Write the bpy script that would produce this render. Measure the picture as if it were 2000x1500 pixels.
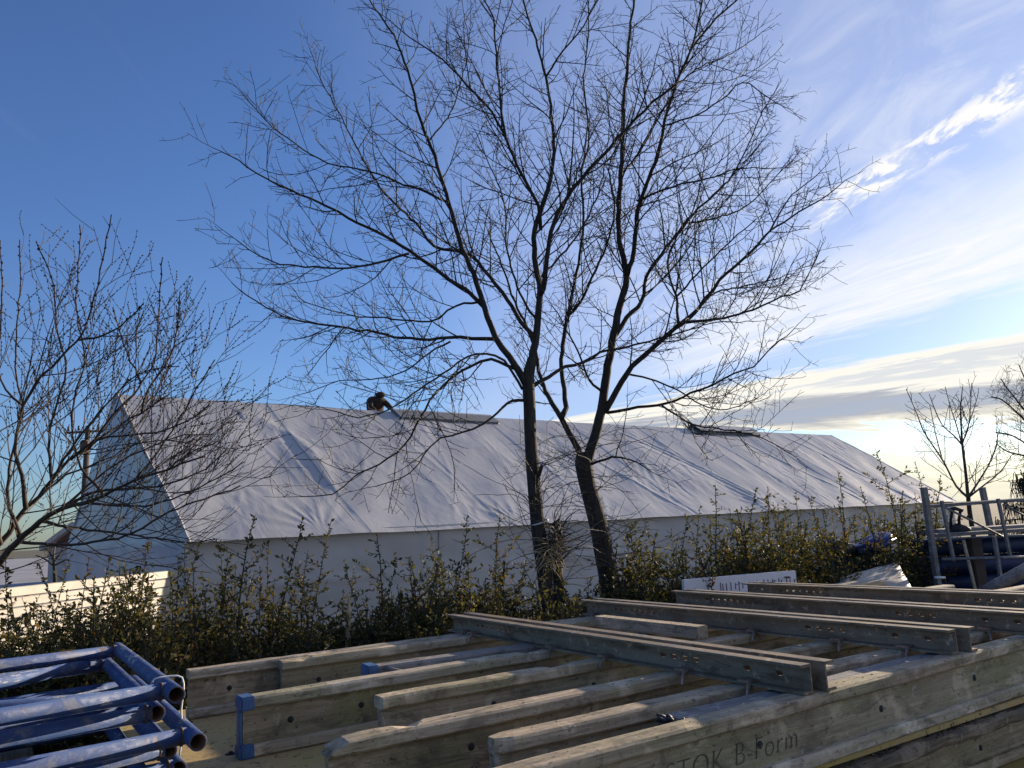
import bpy, bmesh, math, random
import numpy as np
from mathutils import Vector, Matrix, noise

for o in list(bpy.data.objects):
    bpy.data.objects.remove(o)
scene = bpy.context.scene
COL = scene.collection
rad = math.radians

# ------------------------------------------------------------------ camera
FPX, PITCH, ROLL, CAMZ = 1557.0, rad(9.9), rad(3.0), 1.7
FW = np.array([0, math.cos(PITCH), math.sin(PITCH)])
U0 = np.array([0, -math.sin(PITCH), math.cos(PITCH)])
R0 = np.array([1.0, 0, 0])
CR = math.cos(ROLL) * R0 - math.sin(ROLL) * U0
CU = math.sin(ROLL) * R0 + math.cos(ROLL) * U0
CAM = np.array([0, 0, CAMZ])
cd = bpy.data.cameras.new('camera')
cd.sensor_width = 36.0
cd.lens = 36.0 * FPX / 2000.0
cd.clip_start = 0.05
cd.clip_end = 2000.0
cam = bpy.data.objects.new('camera', cd)
COL.objects.link(cam)
cam.matrix_world = Matrix(((CR[0], CU[0], -FW[0], 0), (CR[1], CU[1], -FW[1], 0), (CR[2], CU[2], -FW[2], CAMZ), (0, 0, 0, 1)))
scene.camera = cam
scene.cycles.max_bounces = 6
scene.cycles.diffuse_bounces = 3
scene.cycles.glossy_bounces = 3
scene.cycles.transmission_bounces = 2
scene.cycles.caustics_reflective = False
scene.cycles.caustics_refractive = False

# ------------------------------------------------------------------ light and sky
SUN_AZ, SUN_EL = rad(47.0), rad(11.7)
SUN_DIR = Vector((math.sin(SUN_AZ) * math.cos(SUN_EL), math.cos(SUN_AZ) * math.cos(SUN_EL), math.sin(SUN_EL)))
sl = bpy.data.lights.new('sun', 'SUN')
sl.energy = 5.0
sl.angle = rad(0.6)
sl.color = (1.0, 0.83, 0.62)
so = bpy.data.objects.new('sun', sl)
COL.objects.link(so)
so.rotation_euler = SUN_DIR.to_track_quat('Z', 'Y').to_euler()

scene.view_settings.view_transform = 'Standard'
scene.view_settings.look = 'None'
scene.view_settings.exposure = 0.98
scene.view_settings.gamma = 1.0
scene.view_settings.use_curve_mapping = False

world = bpy.data.worlds.new('World')
scene.world = world
world.use_nodes = True


class NT:
    """small node-tree helper"""
    def __init__(s, tree):
        s.t = tree
        tree.nodes.clear()

    def n(s, kind, ins=None, **kw):
        nd = s.t.nodes.new(kind)
        for k, v in kw.items():
            setattr(nd, k, v)
        for k, v in (ins or {}).items():
            sock = nd.inputs[k]
            if isinstance(v, bpy.types.NodeSocket):
                s.t.links.new(v, sock)
            else:
                sock.default_value = v
        return nd

    def m(s, op, a, b=None, c=None, clamp=False):
        nd = s.t.nodes.new('ShaderNodeMath')
        nd.operation = op
        nd.use_clamp = clamp
        for i, v in enumerate((a, b, c)):
            if v is None:
                continue
            if isinstance(v, bpy.types.NodeSocket):
                s.t.links.new(v, nd.inputs[i])
            else:
                nd.inputs[i].default_value = v
        return nd.outputs[0]

    def dot(s, a, v):
        nd = s.t.nodes.new('ShaderNodeVectorMath')
        nd.operation = 'DOT_PRODUCT'
        s.t.links.new(a, nd.inputs[0])
        nd.inputs[1].default_value = v
        return nd.outputs['Value']

    def ramp(s, f, stops, interp='LINEAR'):
        nd = s.t.nodes.new('ShaderNodeValToRGB')
        cr = nd.color_ramp
        cr.interpolation = interp
        while len(cr.elements) > 1:
            cr.elements.remove(cr.elements[0])
        for i, (p, c) in enumerate(stops):
            e = cr.elements[0] if i == 0 else cr.elements.new(p)
            e.position = p
            if not isinstance(c, (tuple, list)):
                c = (c, c, c)
            e.color = (*c[:3], 1)
        s.t.links.new(f, nd.inputs[0])
        return nd.outputs['Color']

    def mix(s, f, a, b, blend='MIX'):
        nd = s.t.nodes.new('ShaderNodeMix')
        nd.data_type = 'RGBA'
        nd.blend_type = blend
        nd.clamp_factor = True
        for sock, v in ((nd.inputs[0], f), (nd.inputs[6], a), (nd.inputs[7], b)):
            if isinstance(v, bpy.types.NodeSocket):
                s.t.links.new(v, sock)
            elif isinstance(v, (tuple, list)):
                sock.default_value = (*v[:3], 1)
            else:
                sock.default_value = v
        return nd.outputs[2]

    def noise(s, vec, scale, detail=4, rough=0.55, dist=0.0, out='Fac', mul=None):
        if mul is not None:
            vm = s.t.nodes.new('ShaderNodeVectorMath')
            vm.operation = 'MULTIPLY'
            s.t.links.new(vec, vm.inputs[0])
            vm.inputs[1].default_value = mul
            vec = vm.outputs[0]
        nd = s.n('ShaderNodeTexNoise', {'Vector': vec, 'Scale': scale, 'Detail': detail, 'Roughness': rough, 'Distortion': dist})
        return nd.outputs[out]

    def sstep(s, x, lo, hi, to0=0.0, to1=1.0):
        nd = s.n('ShaderNodeMapRange', {'From Min': lo, 'From Max': hi, 'To Min': to0, 'To Max': to1}, interpolation_type='SMOOTHSTEP')
        s.t.links.new(x, nd.inputs['Value'])
        return nd.outputs['Result']


def build_world():
    w = NT(world.node_tree)
    tc = w.n('ShaderNodeTexCoord')
    d = tc.outputs['Generated']
    sky = w.n('ShaderNodeTexSky', sky_type='NISHITA', sun_disc=False, sun_elevation=SUN_EL, sun_rotation=SUN_AZ,
              air_density=1.0, dust_density=0.5, ozone_density=1.3)
    # cloud streets: parallel streaks running away to one point of the sky; phi = angle round that axis
    V, A, B = (-0.0866, 0.9906, 0.1061), (0.9962, 0.0871, 0.0), (0.0092, -0.1057, 0.9944)
    dv, da, db = w.dot(d, V), w.dot(d, A), w.dot(d, B)
    phi = w.m('DEGREES', w.m('ARCTAN2', db, da))
    s_ = w.m('DEGREES', w.m('ARCCOSINE', dv))
    co = w.n('ShaderNodeCombineXYZ', {'X': w.m('MULTIPLY', s_, 0.022), 'Y': w.m('MULTIPLY', phi, 0.12), 'Z': 1.7}).outputs[0]
    n1 = w.noise(co, 2.2, 6, 0.58, 0.6)
    n2 = w.noise(co, 6.0, 5, 0.62, 0.9)
    co3 = w.n('ShaderNodeCombineXYZ', {'X': w.m('MULTIPLY', s_, 0.10), 'Y': w.m('MULTIPLY', phi, 0.17), 'Z': 4.2}).outputs[0]
    n3 = w.noise(co3, 3.4, 6, 0.6, 0.3)
    # phi jittered by the noise so that band edges fray
    ph = w.m('ADD', phi, w.m('MULTIPLY', w.m('SUBTRACT', n1, 0.5), 9.0))
    ph = w.m('ADD', ph, w.m('MULTIPLY', w.m('SUBTRACT', n2, 0.5), 4.0))

    def band(x, a0, a1, b0, b1):
        return w.m('MULTIPLY', w.sstep(x, a0, a1), w.sstep(x, b0, b1, 1.0, 0.0))
    far = w.sstep(s_, 6.0, 22.0)
    b2 = w.m('MULTIPLY', band(ph, 11.6, 14.2, 17.0, 26.5), w.m('ADD', 0.12, w.m('MULTIPLY', n2, 1.30)), clamp=True)
    b2 = w.m('MULTIPLY', b2, w.sstep(s_, 10.0, 24.0))
    b3 = w.m('MULTIPLY', band(ph, 1.8, 3.2, 7.6, 9.6), 0.95)
    b4 = band(ph, -1.0, -0.2, 0.9, 1.6)
    puff = w.m('MULTIPLY', band(phi, 26.6, 28.2, 29.6, 31.4), w.sstep(n3, 0.47, 0.60))
    puff = w.m('MULTIPLY', puff, w.sstep(s_, 25.0, 30.0))
    grey = w.m('MULTIPLY', band(ph, -0.6, 1.2, 3.0, 4.2), 0.88)
    gap = w.m('MULTIPLY', band(ph, 5.2, 5.9, 6.2, 6.9), 0.6)
    low = w.sstep(ph, -9.0, -1.5, 0.75, 0.0)
    low = w.m('MULTIPLY', low, w.sstep(phi, -25.0, -12.0))
    veil = w.m('MULTIPLY', w.sstep(phi, 118.0, 20.0), w.sstep(w.noise(d, 1.6, 5, 0.6, 0.4), 0.2, 0.85, 0.35, 0.75))
    veil = w.m('MULTIPLY', veil, w.sstep(phi, -4.0, 10.0))
    veil2 = w.m('MULTIPLY', band(phi, 60.0, 95.0, 150.0, 180.0), w.sstep(n1, 0.55, 0.85, 0.0, 0.05))
    co5 = w.n('ShaderNodeCombineXYZ', {'X': w.m('MULTIPLY', s_, 0.05), 'Y': w.m('MULTIPLY', phi, 0.045), 'Z': 9.1}).outputs[0]
    wisp = w.m('MULTIPLY', band(phi, 16.0, 28.0, 32.0, 56.0), w.sstep(w.noise(co5, 3.0, 6, 0.62, 0.8), 0.40, 0.75, 0.0, 0.50))
    wisp = w.m('MULTIPLY', wisp, w.sstep(s_, 8.0, 20.0))
    CL = 0.507
    skyc = w.n('ShaderNodeVectorMath', {0: sky.outputs[0], 1: (0.041, 0.0565, 0.0925)}, operation='MULTIPLY').outputs[0]
    # cloud colours are radiances: sunlit cloud near white, shaded bases violet grey
    c = w.mix(w.m('MULTIPLY', veil, 0.86), skyc, (0.60 * CL, 0.655 * CL, 0.87 * CL))
    c = w.mix(wisp, c, (0.92 * CL, 0.94 * CL, 1.0 * CL))
    c = w.mix(veil2, c, (0.45 * CL, 0.52 * CL, 0.68 * CL))
    c = w.mix(w.m('MULTIPLY', low, 1.3, clamp=True), c, (0.86 * CL, 0.83 * CL, 0.69 * CL))
    c = w.mix(b4, c, (1.0 * CL, 0.95 * CL, 0.80 * CL))
    c = w.mix(b3, c, (1.02 * CL, 0.98 * CL, 0.87 * CL))
    c = w.mix(gap, c, (0.62 * CL, 0.68 * CL, 0.78 * CL))
    c = w.mix(grey, c, (0.40 * CL, 0.43 * CL, 0.51 * CL))
    c = w.mix(b2, c, (1.0 * CL, 1.0 * CL, 1.0 * CL))
    c = w.mix(puff, c, (1.05 * CL, 1.03 * CL, 1.0 * CL))
    bg = w.n('ShaderNodeBackground', {'Color': c, 'Strength': 1.0})
    out = w.n('ShaderNodeOutputWorld', {'Surface': bg.outputs[0]})


build_world()

# ------------------------------------------------------------------ helpers
def ray(px, py):
    return FW + CR * (px - 1000) / FPX - CU * (py - 750) / FPX


def at(px, py, Y):
    """a point of the place at forward distance Y"""
    d = ray(px, py)
    return CAM + d * (Y / d[1])


def onz(px, py, z):
    d = ray(px, py)
    return CAM + d * ((z - CAMZ) / d[2])


WM = {}


def mesh_obj(name, verts, faces, mat, parent=None, M=None, smooth=False, local=False):
    """verts in world space (or in the space of M when local); the object gets frame M"""
    me = bpy.data.meshes.new(name)
    V = np.asarray(verts, dtype=float)
    if M is None:
        c = V.mean(axis=0)
        if parent is None:
            c = np.array([(V[:, 0].min() + V[:, 0].max()) / 2, (V[:, 1].min() + V[:, 1].max()) / 2, V[:, 2].min()])
        M = Matrix.Translation(Vector(c))
    if not local:
        Mi = np.array(M.inverted())
        V = V @ Mi[:3, :3].T + Mi[:3, 3]
    me.from_pydata(V, [], faces)
    me.update()
    if smooth:
        me.polygons.foreach_set('use_smooth', np.ones(len(me.polygons), dtype=bool))
    me.materials.append(mat)
    return link_mesh(name, me, parent, M)


def link_mesh(name, me, parent=None, M=None):
    ob = bpy.data.objects.new(name, me)
    COL.objects.link(ob)
    M = M if M is not None else Matrix.Identity(4)
    WM[ob.name] = M
    if parent is not None:
        ob.parent = parent
        ob.matrix_basis = WM[parent.name].inverted() @ M
    else:
        ob.matrix_basis = M
    return ob


def empty(name, loc, rz=0.0):
    o = bpy.data.objects.new(name, None)
    o.empty_display_size = 0.2
    COL.objects.link(o)
    M = Matrix.Translation(Vector(loc)) @ Matrix.Rotation(rz, 4, 'Z')
    WM[o.name] = M
    o.matrix_basis = M
    return o


def tag(o, label=None, cat=None, group=None, kind=None):
    if label:
        o['label'] = label
    if cat:
        o['category'] = cat
    if group:
        o['group'] = group
    if kind:
        o['kind'] = kind
    return o


class MB:
    """collects geometry of ONE part"""
    def __init__(s):
        s.v, s.f, s.k = [], [], 0

    def add(s, V, F):
        s.v.append(np.asarray(V, dtype=float).reshape(-1, 3))
        k = s.k
        s.f.extend([tuple(i + k for i in f) for f in F])
        s.k += len(s.v[-1])

    def box(s, c, size, M=None, bev=0.0):
        hx, hy, hz = [x / 2 for x in size]
        if bev <= 0:
            V = np.array([(x, y, z) for x in (-hx, hx) for y in (-hy, hy) for z in (-hz, hz)])
            F = [(0, 1, 3, 2), (4, 6, 7, 5), (0, 4, 5, 1), (2, 3, 7, 6), (0, 2, 6, 4), (1, 5, 7, 3)]
        else:
            bm = bmesh.new()
            bmesh.ops.create_cube(bm, size=1.0)
            for v in bm.verts:
                v.co = Vector((v.co.x * 2 * hx, v.co.y * 2 * hy, v.co.z * 2 * hz))
            bmesh.ops.bevel(bm, geom=bm.edges[:], offset=bev, segments=2, affect='EDGES')
            bm.verts.index_update()
            V = np.array([v.co[:] for v in bm.verts])
            F = [tuple(v.index for v in f.verts) for f in bm.faces]
            bm.free()
        V = V + np.asarray(c, dtype=float)
        if M is not None:
            Mn = np.array(M)
            V = V @ Mn[:3, :3].T + Mn[:3, 3]
        s.add(V, F)

    def tube(s, P, R, sides=8, cap=True):
        V, F = tube_geo(np.asarray(P, dtype=float), R, sides)
        n = len(P)
        F = F.tolist()
        if cap:
            F.append(tuple(range(sides - 1, -1, -1)))
            F.append(tuple((n - 1) * sides + i for i in range(sides)))
        s.add(V, F)

    def pipe(s, p, q, r, wall=0.004, sides=16, cuts=3):
        """open tube with wall thickness"""
        p, q = np.asarray(p, float), np.asarray(q, float)
        P = np.array([p + (q - p) * t for t in np.linspace(0, 1, cuts)])
        V1, F1 = tube_geo(P, r, sides)
        V2, F2 = tube_geo(P, r - wall, sides)
        n = len(P)
        F = F1.tolist() + [tuple(reversed([i + len(V1) for i in f])) for f in F2.tolist()]
        for i in range(sides):
            j = (i + 1) % sides
            F.append((j, i, len(V1) + i, len(V1) + j))
            a, b = (n - 1) * sides + i, (n - 1) * sides + j
            F.append((a, b, len(V1) + b, len(V1) + a))
        s.add(np.vstack([V1, V2]), F)

    def prism(s, prof, L, M=None, cuts=1, jit=0.0, seed=0, freq=4.0):
        """profile (y,z) extruded along +x from 0 to L"""
        prof = np.asarray(prof, float)
        k = len(prof)
        xs = np.linspace(0, L, cuts + 1)
        V = np.array([(x, y, z) for x in xs for y, z in prof])
        if jit > 0:
            for i, v in enumerate(V):
                nv = noise.noise_vector(Vector((v[0] * freq + seed * 7.3, v[1] * 30, v[2] * 30)))
                V[i] = v + np.array([0, nv[1], nv[2]]) * jit
        F = [(i * k + j, i * k + (j + 1) % k, (i + 1) * k + (j + 1) % k, (i + 1) * k + j) for i in range(cuts) for j in range(k)]
        F = [tuple(reversed(f)) for f in F]
        F.append(tuple(range(k)))
        F.append(tuple(cuts * k + j for j in range(k - 1, -1, -1)))
        if M is not None:
            Mn = np.array(M)
            V = V @ Mn[:3, :3].T + Mn[:3, 3]
        s.add(V, F)

    def build(s, name, mat, parent=None, M=None, smooth=False, local=False):
        return mesh_obj(name, np.vstack(s.v), s.f, mat, parent, M, smooth, local)


_FC = {}


def tube_geo(P, R, sides):
    n = len(P)
    T = np.gradient(P, axis=0)
    T /= (np.linalg.norm(T, axis=1, keepdims=True) + 1e-12)
    ref = np.array([0.31, 0.57, 0.76]) if abs(T[0] @ np.array([0.31, 0.57, 0.76])) < 0.9 else np.array([0.9, -0.4, 0.1])
    A = np.cross(T, ref)
    A /= (np.linalg.norm(A, axis=1, keepdims=True) + 1e-12)
    B = np.cross(T, A)
    R = np.broadcast_to(np.asarray(R, float), (n,))
    th = np.arange(sides) * 2 * math.pi / sides
    V = P[:, None, :] + R[:, None, None] * (np.cos(th)[None, :, None] * A[:, None, :] + np.sin(th)[None, :, None] * B[:, None, :])
    key = (n, sides)
    if key not in _FC:
        i, j = np.meshgrid(np.arange(n - 1), np.arange(sides), indexing='ij')
        j2 = (j + 1) % sides
        _FC[key] = np.stack([i * sides + j, i * sides + j2, (i + 1) * sides + j2, (i + 1) * sides + j], axis=-1).reshape(-1, 4)
    return V.reshape(-1, 3), _FC[key]


class Twigs:
    """fast collector of all-quad tubes"""
    def __init__(s):
        s.v, s.f, s.k = [], [], 0

    def tube(s, P, R, sides=3):
        V, F = tube_geo(P, R, sides)
        s.v.append(V)
        s.f.append(F + s.k)
        s.k += len(V)

    def quads(s, V, F):
        s.v.append(V)
        s.f.append(F + s.k)
        s.k += len(V)

    def build(s, name, mat, parent, M=None, smooth=True):
        return mesh_obj(name, np.vstack(s.v), np.vstack(s.f), mat, parent, M, smooth)


# ------------------------------------------------------------------ materials
def new_mat(name):
    m = bpy.data.materials.new(name)
    m.use_nodes = True
    return m, NT(m.node_tree)


def finish(w, col, rough=0.8, bump=None, bs=0.2, bd=0.02, metal=0.0, spec=0.5, trans=None):
    p = w.n('ShaderNodeBsdfPrincipled', {'Metallic': metal, 'Specular IOR Level': spec})
    for k, v in (('Base Color', col), ('Roughness', rough)):
        if isinstance(v, bpy.types.NodeSocket):
            w.t.links.new(v, p.inputs[k])
        else:
            p.inputs[k].default_value = (*v[:3], 1) if k == 'Base Color' else v
    if bump is not None:
        b = w.n('ShaderNodeBump', {'Height': bump, 'Strength': bs, 'Distance': bd})
        w.t.links.new(b.outputs[0], p.inputs['Normal'])
    sh = p.outputs[0]
    if trans:
        tl = w.n('ShaderNodeBsdfTranslucent')
        if isinstance(trans[0], bpy.types.NodeSocket):
            w.t.links.new(trans[0], tl.inputs['Color'])
        else:
            tl.inputs['Color'].default_value = (*trans[0], 1)
        sh = w.n('ShaderNodeMixShader', {0: trans[1], 1: sh, 2: tl.outputs[0]}).outputs[0]
    w.n('ShaderNodeOutputMaterial', {'Surface': sh})


def obj_coord(w, rnd=3.0):
    """object coordinates shifted per object so that no two pieces look alike"""
    tc = w.n('ShaderNodeTexCoord')
    oi = w.n('ShaderNodeObjectInfo')
    k = w.m('MULTIPLY', oi.outputs['Random'], 40.0 * rnd / 3.0)
    v = w.n('ShaderNodeCombineXYZ', {'X': k, 'Y': k, 'Z': k}).outputs[0]
    return w.n('ShaderNodeVectorMath', {0: tc.outputs['Object'], 1: v}, operation='ADD').outputs[0], oi.outputs['Random']


def timber_mat(name, pale, dark, algae, algae_amt=0.5):
    m, w = new_mat(name)
    c, rnd = obj_coord(w)
    grain = w.noise(c, 1.0, 6, 0.65, 0.4, mul=(3.0, 70, 70))
    fine = w.noise(c, 1.0, 3, 0.7, 0.0, mul=(14, 260, 260))
    blot = w.noise(c, 5.0, 6, 0.65, 0.6)
    blot2 = w.noise(c, 2.1, 5, 0.6, 0.3)
    spk = w.noise(c, 1.0, 5, 0.75, 0.5, mul=(38, 62, 62))
    col = w.mix(w.sstep(grain, 0.3, 0.72), dark, pale)
    col = w.mix(w.m('MULTIPLY', w.sstep(blot2, 0.42, 0.66), algae_amt), col, algae)
    col = w.mix(w.sstep(blot, 0.53, 0.66, 0.0, 0.55), col, tuple(min(1, x * 1.5 + 0.02) for x in pale))
    col = w.mix(w.sstep(blot, 0.47, 0.34, 0.0, 0.65), col, tuple(x * 0.5 for x in dark))
    col = w.mix(w.sstep(spk, 0.585, 0.65, 0.0, 0.75), col, (0.03, 0.024, 0.016))
    col = w.mix(w.sstep(fine, 0.62, 0.8, 0.0, 0.4), col, (0.05, 0.04, 0.028))
    grime = w.noise(c, 1.0, 7, 0.72, 1.4, mul=(4.5, 13, 13))
    col = w.mix(w.sstep(grime, 0.52, 0.66, 0.0, 0.6), col, (0.085, 0.072, 0.05))
    splash = w.noise(c, 16, 6, 0.7, 0.8)
    col = w.mix(w.sstep(splash, 0.60, 0.66, 0.0, 0.55), col, (0.52, 0.50, 0.46))
    col = w.mix(w.sstep(rnd, 0.0, 1.0, 0.0, 0.5), col, w.mix(1.0, col, (0.80, 0.66, 0.48), 'MULTIPLY'))
    h = w.m('ADD', w.m('MULTIPLY', grain, 0.6), w.m('ADD', w.m('MULTIPLY', fine, 0.5), w.m('MULTIPLY', blot, 0.7)))
    finish(w, col, w.sstep(blot, 0.3, 0.7, 0.75, 0.95), h, 0.8, 0.008)
    return m


def steel_mat(name, base, rust, pale, rough=0.5, amt=0.4):
    m, w = new_mat(name)
    c, rnd = obj_coord(w)
    n = w.noise(c, 6, 6, 0.65, 0.3)
    n2 = w.noise(c, 26, 5, 0.7)
    n3 = w.noise(c, 1.0, 4, 0.6, 0.2, mul=(2, 25, 25))
    col = w.mix(w.sstep(n3, 0.3, 0.7), base, pale)
    col = w.mix(w.sstep(n, 0.52, 0.7, 0.0, amt), col, rust)
    col = w.mix(w.sstep(n2, 0.58, 0.66, 0.0, 0.75), col, tuple(x * 1.9 for x in pale))
    dirt = w.noise(c, 1.0, 7, 0.74, 1.2, mul=(5, 14, 14))
    col = w.mix(w.sstep(dirt, 0.52, 0.64, 0.0, 0.75), col, tuple(x * 0.38 for x in base))
    col = w.mix(w.sstep(dirt, 0.42, 0.34, 0.0, 0.6), col, rust)
    col = w.mix(w.sstep(n2, 0.40, 0.32, 0.0, 0.6), col, tuple(x * 0.4 for x in base))
    finish(w, col, w.sstep(n, 0.3, 0.7, rough - 0.12, rough + 0.25), w.m('ADD', n2, n), 0.35, 0.003, metal=0.08)
    return m


def plain_mat(name, col, rough=0.7, var=0.35, scale=8.0, bs=0.2, metal=0.0, spec=0.5):
    m, w = new_mat(name)
    c, rnd = obj_coord(w)
    n = w.noise(c, scale, 6, 0.65, 0.3)
    n2 = w.noise(c, scale * 6, 4, 0.7)
    k = w.m('ADD', w.m('MULTIPLY', n, 0.7), w.m('MULTIPLY', n2, 0.3))
    cc = w.mix(w.sstep(k, 0.34, 0.66), tuple(x * (1 - var) for x in col), tuple(min(1.0, x * (1 + var * 0.6)) for x in col))
    finish(w, cc, rough, k, bs, 0.005, metal, spec)
    return m


M = {}
M['timber'] = timber_mat('weathered_timber', (0.60, 0.51, 0.39), (0.31, 0.25, 0.175), (0.29, 0.285, 0.145), 0.6)
M['timber_web'] = timber_mat('weathered_web_board', (0.45, 0.375, 0.26), (0.26, 0.21, 0.135), (0.25, 0.25, 0.11), 0.7)
M['grey_wood'] = timber_mat('grey_weathered_wood', (0.34, 0.33, 0.33), (0.20, 0.20, 0.21), (0.22, 0.20, 0.16), 0.3)
M['tan_wood'] = timber_mat('tan_wood', (0.46, 0.37, 0.27), (0.30, 0.24, 0.17), (0.30, 0.27, 0.17), 0.3)
M['rough_wood'] = timber_mat('dirty_rough_wood', (0.26, 0.21, 0.15), (0.09, 0.07, 0.05), (0.12, 0.12, 0.06), 0.4)
M['steel'] = steel_mat('weathered_steel', (0.150, 0.112, 0.072), (0.17, 0.095, 0.05), (0.25, 0.20, 0.14), 0.55, 0.6)
M['galv'] = steel_mat('galvanised_steel', (0.13, 0.13, 0.13), (0.11, 0.09, 0.075), (0.18, 0.18, 0.185), 0.5, 0.35)
M['rusty'] = steel_mat('rusty_steel', (0.10, 0.05, 0.03), (0.16, 0.07, 0.03), (0.15, 0.085, 0.05), 0.8, 0.6)
M['clamp'] = plain_mat('clamp_steel', (0.34, 0.24, 0.19), 0.45, 0.4, 20, metal=0.5)
M['cap_blue'] = plain_mat('blue_plastic_cap', (0.045, 0.11, 0.24), 0.55, 0.3, 18)
M['cap_grey'] = plain_mat('grey_plastic_cap', (0.17, 0.17, 0.16), 0.7, 0.4, 18)
M['string'] = plain_mat('white_string', (0.7, 0.7, 0.68), 0.7, 0.15, 30)
M['white_paint'] = plain_mat('white_board_paint', (0.62, 0.62, 0.66), 0.55, 0.08, 5)
M['dash'] = plain_mat('dash_print', (0.09, 0.09, 0.12), 0.7, 0.2, 30)
M['ink'] = plain_mat('lettering_ink', (0.115, 0.095, 0.058), 0.9, 0.5, 45)
M['black'] = plain_mat('black_cloth', (0.018, 0.018, 0.024), 0.8, 0.3, 12)
M['blue_tarp'] = plain_mat('blue_tarpaulin', (0.035, 0.05, 0.22), 0.4, 0.35, 9, 0.5)
M['dark_tarp'] = plain_mat('dark_tarpaulin', (0.03, 0.032, 0.04), 0.6, 0.35, 9, 0.5)
M['brown_clad'] = plain_mat('brown_cladding', (0.13, 0.07, 0.06), 0.8, 0.2, 6)
M['roof_pale'] = plain_mat('pale_roof_tiles', (0.36, 0.34, 0.32), 0.8, 0.2, 4)
M['pole_wood'] = plain_mat('pole_wood', (0.07, 0.05, 0.04), 0.9, 0.35, 6)
M['cream'] = plain_mat('cream_cladding', (0.38, 0.345, 0.29), 0.6, 0.2, 3)
M['stake'] = timber_mat('split_stake', (0.55, 0.45, 0.30), (0.34, 0.26, 0.16), (0.3, 0.25, 0.15), 0.2)


def ply_mat():
    m, w = new_mat('formwork_plywood')
    c, rnd = obj_coord(w)
    a = w.noise(c, 1.4, 6, 0.6, 0.4)
    b = w.noise(c, 9, 6, 0.7, 0.5)
    s = w.noise(c, 34, 4, 0.75)
    g = w.noise(c, 1.0, 4, 0.6, 0.1, mul=(5, 60, 5))
    col = w.mix(w.sstep(a, 0.35, 0.65), (0.46, 0.30, 0.14), (0.44, 0.34, 0.09))
    col = w.mix(w.sstep(g, 0.35, 0.7, 0.0, 0.4), col, (0.36, 0.27, 0.16))
    col = w.mix(w.sstep(b, 0.58, 0.72, 0.0, 0.6), col, (0.42, 0.36, 0.28))
    col = w.mix(w.sstep(b, 0.42, 0.30, 0.0, 0.6), col, (0.10, 0.075, 0.04))
    col = w.mix(w.sstep(s, 0.585, 0.64, 0.0, 0.85), col, (0.022, 0.017, 0.012))
    finish(w, col, 0.8, w.m('ADD', b, s), 0.3, 0.004)
    return m


def blue_paint_mat():
    m, w = new_mat('worn_blue_paint')
    c, rnd = obj_coord(w)
    a = w.noise(c, 3.0, 6, 0.6, 0.5)
    b = w.noise(c, 13, 6, 0.72, 0.5)
    s = w.noise(c, 1.0, 5, 0.75, 0.2, mul=(14, 70, 70))
    col = w.mix(w.sstep(a, 0.35, 0.62), (0.012, 0.042, 0.16), (0.022, 0.060, 0.175))
    col = w.mix(w.sstep(b, 0.50, 0.66, 0.0, 0.7), col, (0.14, 0.15, 0.185))
    col = w.mix(w.sstep(w.m('ADD', w.m('MULTIPLY', a, 0.5), w.m('MULTIPLY', s, 0.5)), 0.57, 0.63, 0.0, 0.85), col, (0.40, 0.36, 0.31))
    col = w.mix(w.sstep(w.noise(c, 5.5, 5, 0.7, 1.0), 0.60, 0.68, 0.0, 0.8), col, (0.075, 0.042, 0.028))
    col = w.mix(w.sstep(b, 0.36, 0.30, 0.0, 0.7), col, (0.045, 0.03, 0.028))
    finish(w, col, w.sstep(b, 0.4, 0.6, 0.6, 0.9), w.m('ADD', b, s), 0.45, 0.004)
    return m


def sheet_mat():
    m, w = new_mat('white_film_sheet')
    tc = w.n('ShaderNodeTexCoord')
    c = tc.outputs['Object']
    a = w.noise(c, 0.35, 5, 0.6, 0.6)
    b = w.noise(c, 1.0, 6, 0.65, 1.2, mul=(1.6, 0.55, 0.55))
    d = w.noise(c, 2.6, 5, 0.7, 1.6)
    col = w.mix(w.sstep(a, 0.35, 0.65), (0.39, 0.39, 0.40), (0.45, 0.445, 0.445))
    col = w.mix(w.sstep(d, 0.62, 0.78, 0.0, 0.25), col, (0.36, 0.345, 0.33))
    run = w.noise(c, 1.0, 5, 0.65, 0.3, mul=(2.6, 0.35, 0.35))
    col = w.mix(w.sstep(run, 0.54, 0.70, 0.0, 0.22), col, (0.33, 0.32, 0.31))
    h = w.m('ADD', w.m('MULTIPLY', b, 1.0), w.m('MULTIPLY', d, 0.35))
    finish(w, col, 0.42, h, 0.16, 0.10, spec=0.4, trans=((0.6, 0.61, 0.65), 0.10))
    return m


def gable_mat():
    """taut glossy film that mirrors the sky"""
    m, w = new_mat('sky_tinted_film')
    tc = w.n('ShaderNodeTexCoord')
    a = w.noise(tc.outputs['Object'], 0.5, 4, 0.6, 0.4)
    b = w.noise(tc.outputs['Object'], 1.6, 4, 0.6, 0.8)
    finish(w, w.mix(w.sstep(a, 0.35, 0.65), (0.22, 0.27, 0.36), (0.29, 0.33, 0.42)), 0.32, b, 0.16, 0.1, spec=0.5)  # blue base colour stands in for reflected sky
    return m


def bark_mat():
    m, w = new_mat('bark')
    c, rnd = obj_coord(w)
    a = w.noise(c, 1.0, 6, 0.7, 0.6, mul=(30, 30, 6))
    b = w.noise(c, 3.0, 5, 0.6, 0.3)
    col = w.mix(w.sstep(a, 0.3, 0.7), (0.011, 0.009, 0.007), (0.048, 0.038, 0.029))
    col = w.mix(w.sstep(b, 0.55, 0.75, 0.0, 0.5), col, (0.055, 0.060, 0.030))
    finish(w, col, 0.9, a, 0.9, 0.02)
    return m


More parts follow.
